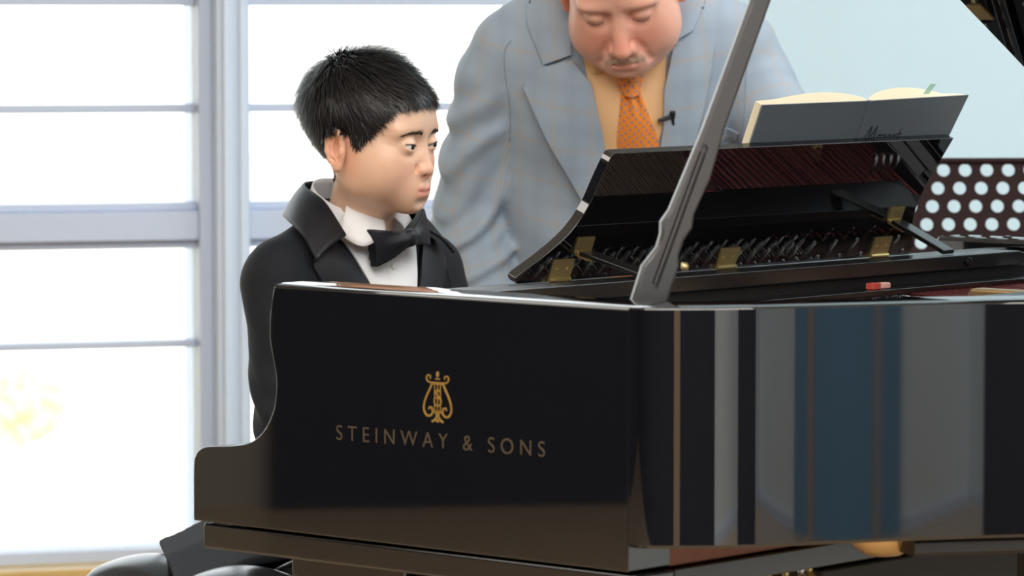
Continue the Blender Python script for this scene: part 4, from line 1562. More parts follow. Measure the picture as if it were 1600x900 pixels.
def hair_strands(name, roots, normals, dirs, lens, width, m, parent, droop=0.0, segs=5, base=None, jitter=0.0):
    """tapered ribbons grown from roots; base = (verts, faces) of the cap they stand on"""
    n = len(roots)
    t = np.linspace(0, 1, segs + 1)
    P = roots[:, None, :] + dirs[:, None, :] * (lens[:, None] * t[None])[:, :, None]
    P = P - normals[:, None, :] * (lens[:, None] * droop * t[None] ** 2)[:, :, None]
    if jitter:
        P = P + RNG.normal(size=(n, 1, 3)) * jitter * (t[None, :, None] ** 1.5)
    side = np.cross(dirs, normals)
    side = side / (np.linalg.norm(side, axis=1, keepdims=True) + 1e-9)
    w = width * (1 - t ** 2.2)[None, :, None] * RNG.uniform(0.7, 1.3, size=(n, 1, 1))
    A = P - side[:, None] * w / 2
    Bq = P + side[:, None] * w / 2
    V = np.stack([A, Bq], 2).reshape(-1, 3)
    k = 2 * (segs + 1)
    base_i = (np.arange(n) * k)[:, None, None]
    q = np.arange(segs)[None, :, None] * 2
    f = (base_i + q + np.array([0, 1, 3, 2])[None, None]).reshape(-1, 4)
    if base is not None:
        f = np.vstack([base[1], f + len(base[0])])
        V = np.vstack([base[0], V])
    return np_mesh(name, V, f, m, parent)

# ------------------------------------------------------------------ the boy at the keyboard (right / forward / up)
BOY_H = math.radians(-43)
boy = empty('person', pw((-0.395, 0.708, 0.0)), BOY_H - math.pi / 2,
            'boy in black suit and bow tie with short black hair seated at the keyboard', 'person')
skin_b = skin_mat('boy_skin', (0.80, 0.51, 0.36))
suit_b = mat('black_suit_cloth', (0.008, 0.010, 0.014), rough=0.8, sheen=0.03, spec=0.3, bump=(1500, 0.25, 0.0004))
satin_b = mat('black_satin', (0.008, 0.009, 0.013), rough=0.45, spec=0.35, bump=(1200, 0.15, 0.0003))
shirt_b = mat('white_shirt', (0.80, 0.79, 0.80), rough=0.8, bump=(900, 0.15, 0.0003))
hair_b = mat('black_hair', (0.012, 0.010, 0.011), rough=0.36, ior=1.55)
sock_b = mat('black_sock', (0.01, 0.01, 0.01), rough=0.9)
eye_w = mat('eye_white', (0.78, 0.76, 0.74), rough=0.12)
iris_m = mat('dark_brown_iris', (0.020, 0.010, 0.006), rough=0.1)
brow_m = mat('soft_brown_brow', (0.045, 0.030, 0.024), rough=0.7)
lash_m = mat('dark_lash', (0.012, 0.009, 0.008), rough=0.6)

HB = np.array([0.040, 0.076, 1.131])
RB = rot(yaw=math.radians(14), pitch=math.radians(7), roll=math.radians(2))
SB = 0.97
KB = dict(chin=-0.098, jaw=1.02, wide=0.98, cheek=1.10, hollow=0.86, nose=0.85, mouth=-0.066, mouth_w=0.0205,
          eye=(0.0315, 0.0712, 0.000), open=0.0032, flat=0.0035, slant=10, smile=0.0006, ear=1.06, lip=0.95, flush=0.30)


def boy_head(p):
    return head_field((((p - V3(*HB)) @ RB.astype(F32)) / SB).astype(F32), KB) * SB


WR_B = {1: (0.150, 0.335, 0.775), -1: (-0.150, 0.335, 0.775)}


def boy_hands(p):
    d = None
    for s in (1, -1):
        fwd = np.array([-0.10 * s, 0.985, -0.14])
        fwd /= np.linalg.norm(fwd)
        upv = np.array([0, 0.14, 0.99])
        x_ = np.cross(fwd, upv)
        x_ /= np.linalg.norm(x_)
        upv = np.cross(x_, fwd)
        R = np.stack([-s * x_, fwd, upv], 1)            # thumb points to the middle
        h = hand_field(p, WR_B[s], R, s, 0.80, 0.42)
        d = h if d is None else np.minimum(d, h)
    return d


def boy_body(p):
    d = cap(p, (0.030, 0.050, 1.062), (0, -0.012, 0.930), 0.047, 0.055)
    d = smin(d, ell(p, (0, 0, 0.80), (0.120, 0.070, 0.17)), 0.05)
    d = smin(d, ell(p, (0, 0, 0.64), (0.115, 0.085, 0.10)), 0.05)
    m = np.stack([np.abs(p[:, 0]), p[:, 1], p[:, 2]], 1)
    d = smin(d, cap(m, (0.03, 0, 0.930), (0.135, -0.005, 0.915), 0.038, 0.042), 0.04)
    d = smin(d, chain(m, [(0.145, -0.005, 0.915), (0.185, 0.055, 0.715), (0.150, 0.335, 0.775)], (0.040, 0.034, 0.0215), 0.015), 0.02)
    d = smin(d, chain(m, [(0.075, 0.02, 0.625), (0.095, 0.39, 0.590), (0.095, 0.37, 0.10), (0.095, 0.46, 0.045)], (0.070, 0.048, 0.032, 0.030), 0.02), 0.03)
    return d


def boy_all(p):
    return smin(smin(boy_body(p), boy_head(p), 0.022), boy_hands(p), 0.012)


def boy_upper(p):
    return smin(cap(p, (0.030, 0.050, 1.062), (0, -0.012, 0.930), 0.047, 0.055), boy_head(p), 0.022)


v1, f1 = surface_nets(boy_upper, (-0.13, -0.10, 1.000), (0.14, 0.24, 1.26), 0.0020)
v2, f2 = surface_nets(lambda p: smin(boy_body(p), boy_hands(p), 0.012), (-0.26, -0.16, 0.01), (0.26, 0.56, 1.004), 0.0046)
vb, fb = np.vstack([v1, v2]), np.vstack([f1, f2 + len(v1)])
ob = np_mesh('body', vb, fb, skin_b, boy)
qb = ((v1 - HB) @ RB) / SB
tint = np.ones((len(vb), 3))
tint[:len(v1)] = head_tint(qb, KB)
# a shade cooler around the eyes, and a small mole by the mouth
set_tint(ob, tint)


def to_boy(q):
    return (np.asarray(q, float) * SB) @ RB.T + HB


def eyes(parent, K, to_world, sc, look, name='eye'):
    for s in (1, -1):
        c = np.array([s * K['eye'][0], K['eye'][1], K['eye'][2]])
        r = 0.0124
        mb = MB()
        N, Mm = 18, 28
        vs, fs = [], []
        d = np.array([look[0], 1.0, look[1]])
        d /= np.linalg.norm(d)
        a = np.cross(d, [0, 0, 1])
        a /= np.linalg.norm(a)
        b = np.cross(a, d)
        for i in range(N + 1):
            th = math.pi * i / N
            for j in range(Mm):
                ph = 2 * math.pi * j / Mm
                vs.append(to_world(c + r * (d * math.cos(th) + (a * math.cos(ph) + b * math.sin(ph)) * math.sin(th))))
        fs = [(i * Mm + j, i * Mm + (j + 1) % Mm, (i + 1) * Mm + (j + 1) % Mm, (i + 1) * Mm + j) for i in range(N) for j in range(Mm)]
        o = np_mesh(name, vs, fs, eye_w, parent)
        vs, fs = [], []
        rr = r + 0.0003
        n_i = 7
        for i in range(n_i + 1):
            th = 0.60 * i / n_i
            for j in range(Mm):
                ph = 2 * math.pi * j / Mm
                vs.append(to_world(c + rr * (d * math.cos(th) + (a * math.cos(ph) + b * math.sin(ph)) * math.sin(th))))
        fs = [(i * Mm + j, i * Mm + (j + 1) % Mm, (i + 1) * Mm + (j + 1) % Mm, (i + 1) * Mm + j) for i in range(n_i) for j in range(Mm)]
        np_mesh('iris', vs, fs, iris_m, o)


eyes(boy, KB, to_boy, SB, (-0.22, -0.08))


def on_head(field, pts, off):
    """(x, z) points of the face pushed onto its surface from the front, in head space"""
    P = np.array(pts, float)
    p0 = np.c_[P[:, 0], np.full(len(P), 0.16), P[:, 1]].astype(F32)
    hit = march(field, p0, np.tile((0, -1, 0), (len(p0), 1)), far=0.16)
    return hit + grad(field, hit) * off


def brow(parent, K, to_world, arc, thick, m, count=150, ln=0.008, sides=(1, -1), lift=0.0006):
    f = lambda p: head_field(p, K)
    for s in sides:
        u = RNG.uniform(0, 1, count)
        A = spline(arc, 60)
        base = np.stack([np.interp(u, np.linspace(0, 1, 60), A[:, k]) for k in (0, 1)], 1)
        base[:, 1] += RNG.normal(0, thick / 2.4, count) * (1 - 0.65 * u)
        base[:, 0] *= s
        r = on_head(f, base, lift * 0.3)
        nrm = grad(f, r.astype(F32))
        nxt = base + np.c_[np.full(count, s * 0.004), np.where(u < 0.25, 0.0030, 0.0004 - 0.0016 * u)]
        d = on_head(f, nxt, lift) - r
        d /= np.linalg.norm(d, axis=1, keepdims=True)
        rw, nw = to_world(r), None
        d2 = to_world(r + d * 0.01) - rw
        d2 /= np.linalg.norm(d2, axis=1, keepdims=True)
        nw = to_world(r + nrm * 0.01) - rw
        nw /= np.linalg.norm(nw, axis=1, keepdims=True)
        hair_strands('eyebrow', rw + nw * 0.0004, nw, d2, RNG.uniform(0.6, 1.1, count) * ln, 0.00075, m, parent, droop=-0.02, segs=3)


def lash(parent, K, to_world, m, wide=0.0132, rise=1.0, r=0.0007):
    ex_, ey_, ez_ = K['eye']
    for s in (1, -1):
        pts = []
        for t in np.linspace(-1, 1, 15):
            x_ = t * wide
            z_ = K['open'] * math.sqrt(max(0, 1 - t * t)) * rise
            tl = math.radians(K.get('slant', 6))
            xx, zz = x_ * math.cos(tl) - z_ * math.sin(tl) * 0, z_ + x_ * math.sin(tl)
            yy = math.sqrt(max(1e-6, 1 - (xx / 0.0150) ** 2 - (zz / 0.0138) ** 2)) * 0.0142
            pts.append(to_world(np.array([s * (ex_ + xx), ey_ + yy, ez_ + zz])))
        MB().tube(pts, [r * (0.35 + 0.65 * math.sin(math.pi * (q + 0.5) / 15)) * 1.2 for q in range(15)], n=6).build('eyelash', m, parent, smooth=180)


lash(boy, KB, to_boy, lash_m)
brow(boy, KB, to_boy, [(0.012, 0.0185), (0.024, 0.0200), (0.036, 0.0202), (0.050, 0.0165)], 0.0042, brow_m, 170, 0.0060)

# --- hair: a dense cap of locks flowing from the crown, cropped round the ears
fh = lambda p: head_field(p, KB)
q = qb


def boy_scalp(q):
    """signed: > 0 where hair grows"""
    x_, y_, z_ = np.abs(q[:, 0]), q[:, 1], q[:, 2]
    az = np.degrees(np.arctan2(x_, y_))           # 0 at the face, 180 at the nape
    line = np.interp(az, [0, 25, 40, 52, 62, 72, 80, 88, 98, 112, 130, 150, 180],
                     [0.063, 0.061, 0.055, 0.044, 0.024, -0.004, -0.016, 0.000, 0.016, 0.004, -0.048, -0.066, -0.072])
    return z_ - line


hm = boy_scalp(q)
crown = np.array([0.012, -0.060, 0.100])
fz = f1[(hm[f1] > 0.0).all(1)]
used = np.unique(fz)
nrm_all = grad(fh, q.astype(F32), 0.004)
mapi = -np.ones(len(q), int)
mapi[used] = np.arange(len(used))
depth = np.clip(hm[used] / 0.045, 0, 1)
capth = 0.0010 + 0.013 * depth ** 1.3 * np.clip((q[used][:, 2] - 0.0) / 0.06, 0.16, 1) * (1 - 0.85 * np.clip((q[used][:, 1] - 0.005) / 0.05, 0, 1))
cap_v = q[used] + nrm_all[used] * capth[:, None]
n_st = 21000
pick = RNG.choice(len(used), n_st)
r0 = q[used][pick] + RNG.normal(size=(n_st, 3)) * 0.0008
nr = nrm_all[used][pick]
dp = depth[pick]
away = r0 - crown
flow = away - nr * (away * nr).sum(1, keepdims=True)
flow /= np.linalg.norm(flow, axis=1, keepdims=True) + 1e-6
front = np.clip((r0[:, 1] + 0.02) / 0.06, 0, 1) * np.clip((r0[:, 2] - 0.035) / 0.03, 0, 1)
fwd = np.array([-0.12, 1.0, -0.42]) - nr * (nr @ np.array([-0.12, 1.0, -0.42]))[:, None]
fwd /= np.linalg.norm(fwd, axis=1, keepdims=True)
down = np.array([0, -0.10, -1.0]) - nr * (nr @ np.array([0, -0.10, -1.0]))[:, None]
down /= np.linalg.norm(down, axis=1, keepdims=True)
low = np.clip((0.03 - r0[:, 2]) / 0.05, 0, 1)
flow = flow * (1 - low[:, None]) + down * low[:, None]
flow = flow * (1 - front[:, None]) + fwd * front[:, None]
lift = 0.16 + 0.50 * np.clip((r0[:, 2] - 0.06) / 0.05, 0, 1) * (1 - front * 0.85)
d = flow + nr * lift[:, None] + RNG.normal(size=(n_st, 3)) * 0.17
d /= np.linalg.norm(d, axis=1, keepdims=True)
ln = (0.009 + 0.034 * np.clip((r0[:, 2] + 0.02) / 0.09, 0, 1) - 0.006 * front) * RNG.uniform(0.7, 1.15, n_st)
ln *= np.clip(0.45 + dp * 0.9, 0.3, 1.15)
r0 = r0 + nr * (0.0012 + 0.011 * dp * np.clip((r0[:, 2]) / 0.06, 0.1, 1) * (1 - 0.8 * front))[:, None]
rw = to_boy(r0)
hair_strands('hair', rw, nr @ RB.T, d @ RB.T, ln * SB, 0.00125, hair_b, boy, droop=0.30, segs=5,
             base=(to_boy(cap_v), mapi[fz]), jitter=0.0028)

# --- clothes
def boy_jacket(p):
    m = np.stack([np.abs(p[:, 0]), p[:, 1], p[:, 2]], 1)
    d = ell(p, (0, 0.000, 0.790), (0.158, 0.104, 0.215))
    d = smin(d, cap(p, (-0.132, -0.012, 0.934), (0.132, -0.012, 0.934), 0.0520), 0.06)
    d = smin(d, cap(m, (0.025, -0.012, 0.990), (0.125, -0.010, 0.938), 0.052, 0.044), 0.04)
    d = smin(d, ell(p, (0, -0.01, 0.645), (0.150, 0.125, 0.120)), 0.06)
    d = smax(d, 0.56 - p[:, 2], 0.01)
    sl = chain(m, [(0.142, -0.006, 0.925), (0.176, 0.050, 0.715), (0.150, 0.300, 0.775)], (0.0590, 0.0500, 0.0400), 0.02)
    # cloth gathers towards the inside of the elbow and hangs in soft folds
    w = np.exp(-((m[:, 2] - 0.735) / 0.075) ** 2)
    fold = np.sin(m[:, 2] * 150 + m[:, 1] * 70 + 1.7 * np.sin(m[:, 1] * 45)) * 0.0030 * w
    sl = sl + fold + 0.0016 * np.sin(m[:, 2] * 62 + m[:, 1] * 25 + m[:, 0] * 30)
    sl = smax(sl, m[:, 1] - 0.285, 0.004)
    d = smin(d, sl, 0.016)
    return d + 0.0014 * np.sin(p[:, 0] * 48 + p[:, 2] * 34)


vj, fj = surface_nets(boy_jacket, (-0.29, -0.20, 0.55), (0.29, 0.32, 1.06), 0.0046)
jb = np_mesh('jacket', vj, fj, suit_b, boy)
GB = Garment(boy_jacket, (0, 0, 0), (1, 0, 0), (0, 0, 1), (0, 1, 0))
cx = 0.008
GB.lay('shirt_front', [(cx + 0.080, 1.012), (cx + 0.050, 0.94), (cx + 0.004, 0.83)], [(cx - 0.080, 1.012), (cx - 0.050, 0.94), (cx - 0.004, 0.83)], shirt_b, boy, nu=24, off=0.0015, thick=0.0015, belly=0.004, uv=False)
plk = GB.lay('placket', [(cx + 0.013, 0.985), (cx + 0.013, 0.85)], [(cx - 0.013, 0.985), (cx - 0.013, 0.85)], shirt_b, boy, nu=6, off=0.0062, thick=0.0012, uv=False)
for zz in (0.945, 0.895):
    c = GB.on([(cx, zz)], 0.0085)[0]
    MB().lathe([(0.0045, -0.001), (0.0050, 0.0006), (0.0040, 0.0016)], tuple(c), (0, 1, 0.15), n=14).build('shirt_button', eye_w, plk, smooth=50)
for s in (1, -1):
    lp = [(cx + s * 0.088, 0.990), (cx + s * 0.064, 0.955), (cx + s * 0.036, 0.905), (cx + s * 0.004, 0.815)]
    lo_ = [(cx + s * 0.126, 0.962), (cx + s * 0.132, 0.950), (cx + s * 0.102, 0.885), (cx + s * 0.040, 0.812)]
    GB.lay('lapel', lp, lo_, satin_b, boy, nu=12, off=0.0055, thick=0.0018, belly=0.0028, uv=False)
# the collar runs on round the back of the neck
def neck_ring(c, ax, ay, z_of, flare, h_of, a0, a1, n=48, lean=0.0):
    G = []
    for k in range(n):
        t = a0 + (a1 - a0) * k / (n - 1)
        row = []
        for u in np.linspace(0, 1, 6):
            rad = 1 + flare * u
            x_, y_ = c[0] + ax * rad * math.sin(t), c[1] - ay * rad * math.cos(t)
            row.append((x_, y_ + lean * (1 - u), z_of(t) - u * h_of(t)))
        G.append(row)
    return G


def thick_grid(name, G, m, parent, th):
    o = MB().grid(G).build(name, m, parent, smooth=180)
    s = o.modifiers.new('thickness', 'SOLIDIFY')
    s.thickness = th
    s.offset = 0.0
    return o


thick_grid('shirt_collar', neck_ring((0.020, 0.010), 0.0575, 0.0585, lambda t: 1.070 - 0.0265 * (1 - math.cos(t)), 0.16, lambda t: 0.040 - 0.004 * math.cos(t), -2.72, 2.72, lean=0.003), shirt_b, boy, 0.003)


def wing(s):
    """pointed collar leaf folded over the front of the band"""
    A = [np.array([s * 0.050, 0.048, 1.052]), np.array([s * 0.034, 0.068, 1.040]), np.array([s * 0.010, 0.080, 1.026])]
    Bp = [np.array([s * 0.074, 0.052, 1.008]), np.array([s * 0.060, 0.088, 0.990]), np.array([s * 0.022, 0.094, 1.004])]
    A, Bp = spline(A, 12), spline(Bp, 12)
    return [[tuple(A[j] * (1 - u) + Bp[j] * u + np.array([s * 0.35, 1, 0]) * 0.004 * math.sin(math.pi * u)) for u in np.linspace(0, 1, 7)] for j in range(12)]


for s in (1, -1):
    w_ = [[(a + cx + 0.010, b, c - 0.010) for a, b, c in r] for r in wing(s)]
    thick_grid('collar_wing', w_, shirt_b, boy, 0.0025)

# jacket collar: from the middle of the back of the neck round to the notch
for s in (1, -1):
    inner = spline([(0.0, -0.066, 1.066), (s * 0.040, -0.052, 1.064), (s * 0.068, -0.016, 1.057), (s * 0.080, 0.030, 1.040), (s * 0.084, 0.076, 0.996)], 30)
    outer = spline([(0.0, -0.084, 1.020), (s * 0.062, -0.070, 1.020), (s * 0.108, -0.016, 1.014), (s * 0.130, 0.036, 0.996), (s * 0.140, 0.074, 0.962)], 30)
    G = [[tuple(inner[j] * (1 - u) + outer[j] * u + np.array([s * 0.5, 0.1, 0.8]) * 0.0045 * math.sin(math.pi * u) + np.array([0.014 if s > 0 else 0.018, 0, 0])) for u in np.linspace(0, 1, 9)] for j in range(30)]
    thick_grid('jacket_collar', G, satin_b, boy, 0.0035)

# --- bow tie
def bow_field(p):
    q = p - V3(cx - 0.002, 0.108, 0.990)
    tl = math.radians(14)
    x_ = q[:, 0] * math.cos(tl) - q[:, 2] * math.sin(tl)
    z_ = q[:, 0] * math.sin(tl) + q[:, 2] * math.cos(tl)
    ax_ = np.abs(x_)
    hgt = 0.0095 + 0.0175 * np.clip(ax_ / 0.052, 0, 1) ** 1.1
    y_ = q[:, 1] + 7.0 * ax_ ** 2 - 0.0045 * np.cos(z_ * 230) * np.clip(1 - ax_ / 0.045, 0, 1) * np.clip(ax_ / 0.01, 0, 1)
    leaf = np.maximum(np.maximum(np.abs(z_) - hgt, ax_ - 0.054 - 0.10 * np.abs(z_)), np.abs(y_) - 0.0065 - 0.003 * np.cos(z_ * 60))
    knot = ell(np.stack([x_, q[:, 1] - 0.003, z_], 1), (0, 0, 0), (0.0105, 0.0105, 0.0125))
    return smin(leaf * 0.6, knot, 0.003)


vw, fw_ = surface_nets(bow_field, (cx - 0.08, 0.07, 0.94), (cx + 0.08, 0.14, 1.04), 0.0018)
bt = np_mesh('bow_tie', vw, fw_, satin_b, boy)
thick_grid('tie_band', neck_ring((0.020, 0.010), 0.0635, 0.0645, lambda t: 1.046 - 0.026 * (1 - math.cos(t)), 0.02, lambda t: 0.016, -2.9, 2.9), satin_b, bt, 0.002)
# sleeve seams
for s in (1, -1):
    pts = []
    for t in np.linspace(0.0, 1.15, 22):
        pts.append((s * (0.122 + 0.010 * math.sin(t * 2.0)), 0.10, 0.962 - 0.10 * t))
    P2 = GB.on([(a, c) for a, b, c in pts], 0.0002)
    MB().tube(P2, 0.0011, n=5).build('sleeve_seam', satin_b, jb, smooth=180)
# flared jacket tail lying back over the bench
def boy_tail(p):
    x_, y_ = p[:, 0], p[:, 1]
    zz = 0.571 - 0.16 * np.clip(x_ - 0.12, 0, 1) - 0.10 * np.clip(y_ + 0.10, 0, 1) + 0.004 * np.sin(x_ * 34 - y_ * 22)
    lim = np.maximum(np.maximum(-0.185 - y_, (x_ - 0.222) * 0.81 - (y_ + 0.18) * 0.585), np.maximum(y_ - 0.03, -0.06 - x_))
    return smax(np.abs(p[:, 2] - zz) - 0.0065, lim, 0.008) * 0.7


vt, ft = surface_nets(boy_tail, (-0.10, -0.22, 0.50), (0.42, 0.06, 0.63), 0.0045)
np_mesh('jacket_tail', vt, ft, suit_b, boy)


def boy_trousers(p):
    m = np.stack([np.abs(p[:, 0]), p[:, 1], p[:, 2]], 1)
    d = ell(p, (0, -0.005, 0.620), (0.150, 0.125, 0.088))
    lg_ = chain(m, [(0.078, 0.02, 0.622), (0.096, 0.395, 0.592), (0.096, 0.372, 0.09)], (0.084, 0.064, 0.052), 0.02)
    d = smin(d, lg_ + 0.002 * np.sin(m[:, 1] * 60 + m[:, 0] * 30), 0.03)
    return smax(smax(d, 0.085 - p[:, 2], 0.004), 0.5365 - p[:, 2] - 10 * np.clip(p[:, 1] - 0.14, 0, 1), 0.01)


vt, ft = surface_nets(boy_trousers, (-0.20, -0.18, 0.06), (0.20, 0.50, 0.72), 0.006)
np_mesh('trousers', vt, ft, suit_b, boy)
shoe_m = mat('black_shoe', (0.012, 0.012, 0.012), rough=0.2)


def shoe_field(p, cx_, cy_):
    q = p - V3(cx_, cy_, 0)
    d = ell(q, (0, 0.055, 0.030), (0.043, 0.085, 0.034))
    d = smin(d, ell(q, (0, -0.035, 0.045), (0.036, 0.050, 0.045)), 0.03)
    return smax(d, 0.0015 - p[:, 2], 0.004)


for s in (1, -1):
    vs_, fs_ = surface_nets(lambda p: shoe_field(p, s * 0.096, 0.385), (s * 0.096 - 0.06, 0.28, -0.01), (s * 0.096 + 0.06, 0.54, 0.11), 0.005)
    np_mesh('shoe', vs_, fs_, shoe_m, boy)

# ------------------------------------------------------------------ the man leaning over behind the boy (right / forward / up)
man = empty('person', (0.175, 6.43, 0.0), math.radians(180),
            'man in pale blue checked suit and orange tie bending over behind the piano', 'person')
skin_m = skin_mat('man_skin', (0.80, 0.42, 0.31))
suit_m = plaid_mat('pale_blue_check_suit')
shirt_m = mat('peach_shirt', (0.88, 0.53, 0.27), rough=0.75, bump=(700, 0.15, 0.0003))
tie_m = tie_mat('orange_dotted_silk')
grey_hair = mat('sandy_grey_hair', (0.42, 0.33, 0.25), rough=0.5)
white_hair = mat('white_moustache', (0.56, 0.40, 0.30), rough=0.55)

HM = np.array([0.010, 0.378, 1.346])
RM = rot(yaw=math.radians(-5), pitch=math.radians(35), roll=math.radians(6))
SM = 1.03
KM = dict(chin=-0.104, jaw=1.34, flat=0.0, wide=1.10, cheek=1.22, hollow=1.22, nose=1.24, mouth=-0.0765, mouth_w=0.0260,
          eye=(0.0335, 0.0700, 0.0005), open=0.0, ear=0.92, ear_red=0.2, lip=0.55, flush=0.55)


def man_face(q):
    d = head_field(q, KM)
    m = np.stack([np.abs(q[:, 0]), q[:, 1], q[:, 2]], 1)
    d = smin(d, ell(m, (0.050, 0.022, -0.060), (0.024, 0.034, 0.032)), 0.03)         # jowls
    d = smin(d, ell(q, (0, 0.026, -0.100), (0.048, 0.040, 0.022)), 0.03)              # double chin
    fold = chain(m, [(0.0215, 0.090, -0.038), (0.031, 0.084, -0.058), (0.037, 0.074, -0.080)], (0.0016, 0.0017, 0.0010))
    d = smax(d, -fold, 0.010)
    d = smax(d, -chain(q, [(-0.030, 0.094, 0.050), (0, 0.100, 0.053), (0.030, 0.094, 0.050)], (0.0005, 0.0006, 0.0005)), 0.005)
    d = smax(d, -chain(q, [(-0.034, 0.088, 0.066), (0, 0.095, 0.069), (0.034, 0.088, 0.066)], (0.0005, 0.0006, 0.0005)), 0.005)
    d = smax(d, -chain(m, [(0.0045, 0.096, 0.016), (0.0060, 0.095, 0.026)], (0.0005, 0.0005)), 0.004)
    d = smax(d, -chain(m, [(0.0, 0.0925, KM['mouth']), (0.012, 0.0905, KM['mouth'] + 0.0004), (0.0255, 0.0770, KM['mouth'] + 0.0006)], (0.0011, 0.0011, 0.0010)), 0.004)
    d = smin(d, ell(m, (0.030, 0.0770, 0.0215), (0.022, 0.0085, 0.0055)), 0.012)
    return d


def man_head(p):
    return man_face((((p - V3(*HM)) @ RM.astype(F32)) / SM).astype(F32)) * SM


# torso frame leaning forward
TO = np.array([0.0, 0.0, 0.84])
TA = np.array([0.0, 0.26, 0.48])
TA /= np.linalg.norm(TA)
TN = np.array([0.0, TA[2], -TA[1]])
TR = np.stack([[1.0, 0, 0], TN, TA], 1)


def tors(x, n, s):
    return tuple(TO + TR @ np.array([x, n, s]))


ARM = {1: [(0.196, 0.190, 1.204), (0.240, 0.125, 0.985), (0.192, 0.235, 0.755)],
       -1: [(-0.196, 0.200, 1.206), (-0.275, 0.350, 1.045), (-0.292, 0.520, 0.862)]}


def man_hands(p):
    a = np.array([-0.30, -0.10, -0.95])
    a /= np.linalg.norm(a)
    up_ = np.array([0.35, 0.90, -0.20])
    up_ -= a * (a @ up_)
    up_ /= np.linalg.norm(up_)
    h1 = hand_field(p, (0.192, 0.232, 0.745), np.stack([np.cross(a, up_), a, up_], 1), 1, 0.98, 0.28)
    b = np.array([0.03, 0.86, -0.51])
    b /= np.linalg.norm(b)
    u2 = np.array([0, 0.51, 0.86])
    u2 -= b * (b @ u2)
    u2 /= np.linalg.norm(u2)
    h2 = hand_field(p, (-0.292, 0.530, 0.853), np.stack([np.cross(b, u2), b, u2], 1), 1, 0.98, 0.34)
    return np.minimum(h1, h2)


def man_neck(p):
    return cap(p, tuple(HM + RM @ np.array([0, -0.018, -0.050])), tors(0, -0.01, 0.46), 0.060, 0.078)


def man_body(p):
    d = man_neck(p)
    d = smin(d, ell(p, tors(0, 0.0, 0.30), (0.150, 0.10, 0.20), TR), 0.06)
    d = smin(d, ell(p, tors(0, 0.02, 0.12), (0.145, 0.12, 0.16), TR), 0.06)
    d = smin(d, cap(p, tors(-0.16, -0.01, 0.44), tors(0.16, -0.01, 0.44), 0.048), 0.05)
    for s in (1, -1):
        d = smin(d, chain(p, ARM[s], (0.050, 0.042, 0.028), 0.015), 0.02)
    m = np.stack([np.abs(p[:, 0]), p[:, 1], p[:, 2]], 1)
    d = smin(d, chain(m, [(0.095, 0.0, 0.82), (0.130, 0.150, 0.455), (0.135, -0.020, 0.09), (0.140, 0.10, 0.045)], (0.095, 0.062, 0.044, 0.036), 0.02), 0.04)
    return d


v1, f1 = surface_nets(lambda p: smin(man_neck(p), man_head(p), 0.03), (-0.16, 0.20, 1.130), (0.16, 0.56, 1.50), 0.0023)
v2, f2 = surface_nets(lambda p: smin(man_body(p), man_hands(p), 0.012), (-0.40, -0.24, 0.01), (0.40, 0.78, 1.30), 0.0058)
vm, fm = np.vstack([v1, v2]), np.vstack([f1, f2 + len(v1)])
om = np_mesh('body', vm, fm, skin_m, man)
qm = ((v1 - HM) @ RM) / SM
tint = np.ones((len(vm), 3))
tint[:len(v1)] = head_tint(qm, KM)
set_tint(om, tint)


def to_man(q):
    return (np.asarray(q, float) * SM) @ RM.T + HM


eyes(man, KM, to_man, SM, (0, -0.5))
# lashes of the lowered lids, pale brows, clipped moustache
for s in (1, -1):
    ex_, ey_, ez_ = KM['eye']
    pts = [to_man(np.array([s * (ex_ + a), ey_ + b, ez_ + c])) for a, b, c in spline([(-0.0125, 0.0118, -0.0034), (-0.005, 0.0143, -0.0058), (0.004, 0.0142, -0.0062), (0.0125, 0.0092, -0.0040)], 14)]
    MB().tube(pts, 0.0006, n=5).build('eyelash', brow_m, man, smooth=180)
KMF = dict(KM)
brow(man, KMF, to_man, [(0.012, 0.0190), (0.024, 0.0225), (0.037, 0.0235), (0.052, 0.0165)], 0.0060, white_hair, 240, 0.0085, lift=0.0016)
n_ms = 480
u = RNG.uniform(-1, 1, n_ms)
base = np.c_[u * 0.0285, -0.0655 - 0.0065 * np.abs(u) ** 1.6 + RNG.normal(0, 0.0026, n_ms)]
r = on_head(man_face, base, 0.0002)
nrm = grad(man_face, r.astype(F32))
d = np.c_[np.sign(u) * (0.35 + 0.5 * np.abs(u)), np.full(n_ms, 0.10), np.full(n_ms, -0.85)]
d = d - nrm * (d * nrm).sum(1, keepdims=True) + nrm * 0.22
d /= np.linalg.norm(d, axis=1, keepdims=True)
hair_strands('moustache', to_man(r), nrm @ RM.T, d @ RM.T, RNG.uniform(0.004, 0.0075, n_ms), 0.0005, white_hair, man, droop=0.15, segs=3)
# thinning cropped hair on the sides and back
line = np.interp(np.degrees(np.arctan2(np.abs(qm[:, 0]), qm[:, 1])), [0, 40, 58, 68, 78, 86, 96, 108, 130, 180], [0.090, 0.084, 0.070, 0.030, 0.000, 0.012, 0.024, 0.010, -0.040, -0.064])
hm = qm[:, 2] - line
fz = f1[(hm[f1] > 0).all(1)]
used = np.unique(fz)
nrm_all = grad(man_face, qm.astype(F32), 0.004)
mapi = -np.ones(len(qm), int)
mapi[used] = np.arange(len(used))
cap_v = qm[used] + nrm_all[used] * (0.0008 + 0.004 * np.clip(hm[used] / 0.03, 0, 1))[:, None]
pick = RNG.choice(len(used), 6000)
r0 = qm[used][pick]
nr = nrm_all[used][pick]
fl = np.array([0, -0.75, -0.5]) - nr * (nr @ np.array([0, -0.75, -0.5]))[:, None]
fl = fl + nr * 0.25 + RNG.normal(size=fl.shape) * 0.15
fl /= np.linalg.norm(fl, axis=1, keepdims=True)
